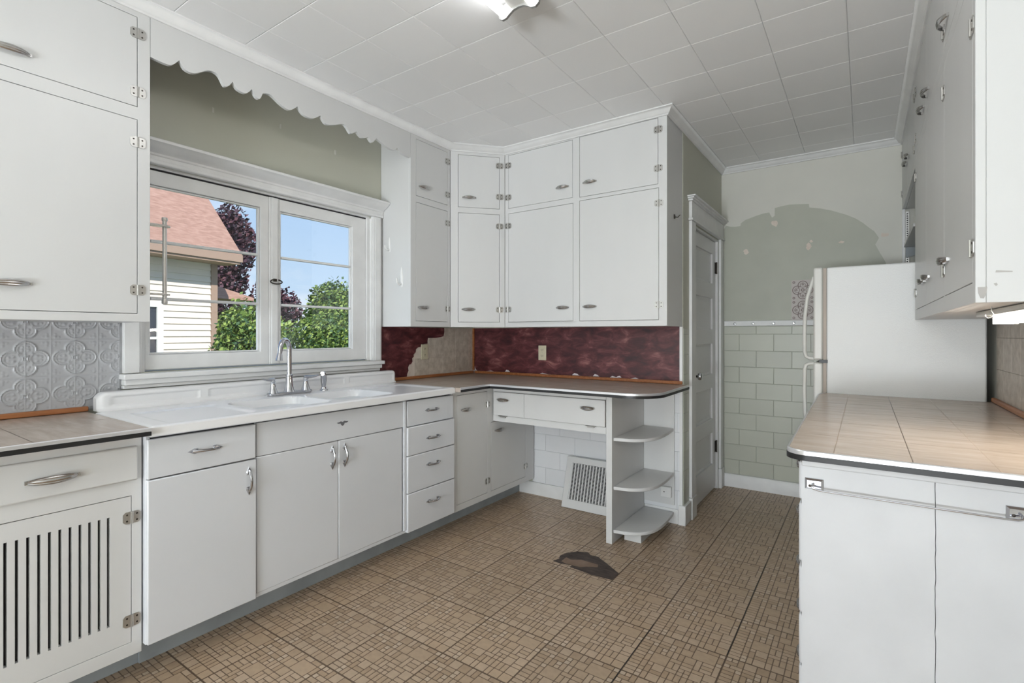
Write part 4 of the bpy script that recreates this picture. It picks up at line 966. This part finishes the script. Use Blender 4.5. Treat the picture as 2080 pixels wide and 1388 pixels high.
# small porch roof beyond the corner
b = B(FH); b.add([(-.1, 2.22, -.4), (.1, 2.22, -.4), (1.0, 1.99, -.3), (1.0, 1.93, -.3), (-.1, 1.93, -.2), (-.1, 2.22, -2.4), (.1, 2.22, -2.4), (1.0, 1.99, -2.4), (1.0, 1.93, -2.4), (-.1, 1.93, -2.4)], [(0, 1, 2, 3, 4), (5, 9, 8, 7, 6), (0, 5, 6, 1), (1, 6, 7, 2), (2, 7, 8, 3), (3, 8, 9, 4), (4, 9, 5, 0)]); b.build('porch_roof', SHING, t)

def plant(name, label, cat, c, r, mats, n, trunk, lumps, leaf, group, seed):
    rn = random.Random(seed); t = thing(name, label, cat, (c[0], c[1], -.65), group)
    L = []
    for k in range(lumps):
        a = rn.uniform(0, 2*PI); q = math.sqrt(rn.random())*.62; zz = rn.uniform(-.75, .72); sc_ = math.sqrt(max(.15, 1-zz*zz))
        L.append((c[0]+r[0]*q*sc_*math.cos(a), c[1]+r[1]*q*sc_*math.sin(a), c[2]+r[2]*zz*.8, rn.uniform(.24, .42)))
    b = B()
    for k in range(n):
        lx, ly, lz, lr = rn.choice(L); d = Vector((rn.gauss(0, 1), rn.gauss(0, 1), rn.gauss(0, 1))).normalized(); q = lr*(rn.random()**.25)*(1.12 if rn.random() < .15 else 1)
        p = Vector((lx+d.x*q*r[0], ly+d.y*q*r[1], lz+d.z*q*r[2]))
        if p.z < -.62: continue
        a = (d*.6+Vector((rn.gauss(0, 1), rn.gauss(0, 1), rn.gauss(0, 1)+.3))).normalized(); u_ = a.orthogonal().normalized(); v_ = a.cross(u_); s = leaf*rn.uniform(.6, 1.3)
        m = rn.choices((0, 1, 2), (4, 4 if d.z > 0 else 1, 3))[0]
        b.add([tuple(p-u_*s), tuple(p+v_*s*.6), tuple(p+u_*s), tuple(p-v_*s*.6)], [(0, 1, 2, 3)], m)
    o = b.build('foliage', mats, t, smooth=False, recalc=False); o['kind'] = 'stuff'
    b = B(); b.tube([(c[0], c[1], -.65), (c[0]+.05, c[1], (c[2]-.65)/2), (c[0], c[1]+.05, c[2])], [trunk, trunk*.8, trunk*.4], 8)
    for k in range(5):
        lx, ly, lz, lr = L[k]; b.tube([(c[0], c[1], c[2]-r[2]*.5), (lx, ly, lz)], [trunk*.4, trunk*.12], 6)
    b.build('trunk', BARK, t)
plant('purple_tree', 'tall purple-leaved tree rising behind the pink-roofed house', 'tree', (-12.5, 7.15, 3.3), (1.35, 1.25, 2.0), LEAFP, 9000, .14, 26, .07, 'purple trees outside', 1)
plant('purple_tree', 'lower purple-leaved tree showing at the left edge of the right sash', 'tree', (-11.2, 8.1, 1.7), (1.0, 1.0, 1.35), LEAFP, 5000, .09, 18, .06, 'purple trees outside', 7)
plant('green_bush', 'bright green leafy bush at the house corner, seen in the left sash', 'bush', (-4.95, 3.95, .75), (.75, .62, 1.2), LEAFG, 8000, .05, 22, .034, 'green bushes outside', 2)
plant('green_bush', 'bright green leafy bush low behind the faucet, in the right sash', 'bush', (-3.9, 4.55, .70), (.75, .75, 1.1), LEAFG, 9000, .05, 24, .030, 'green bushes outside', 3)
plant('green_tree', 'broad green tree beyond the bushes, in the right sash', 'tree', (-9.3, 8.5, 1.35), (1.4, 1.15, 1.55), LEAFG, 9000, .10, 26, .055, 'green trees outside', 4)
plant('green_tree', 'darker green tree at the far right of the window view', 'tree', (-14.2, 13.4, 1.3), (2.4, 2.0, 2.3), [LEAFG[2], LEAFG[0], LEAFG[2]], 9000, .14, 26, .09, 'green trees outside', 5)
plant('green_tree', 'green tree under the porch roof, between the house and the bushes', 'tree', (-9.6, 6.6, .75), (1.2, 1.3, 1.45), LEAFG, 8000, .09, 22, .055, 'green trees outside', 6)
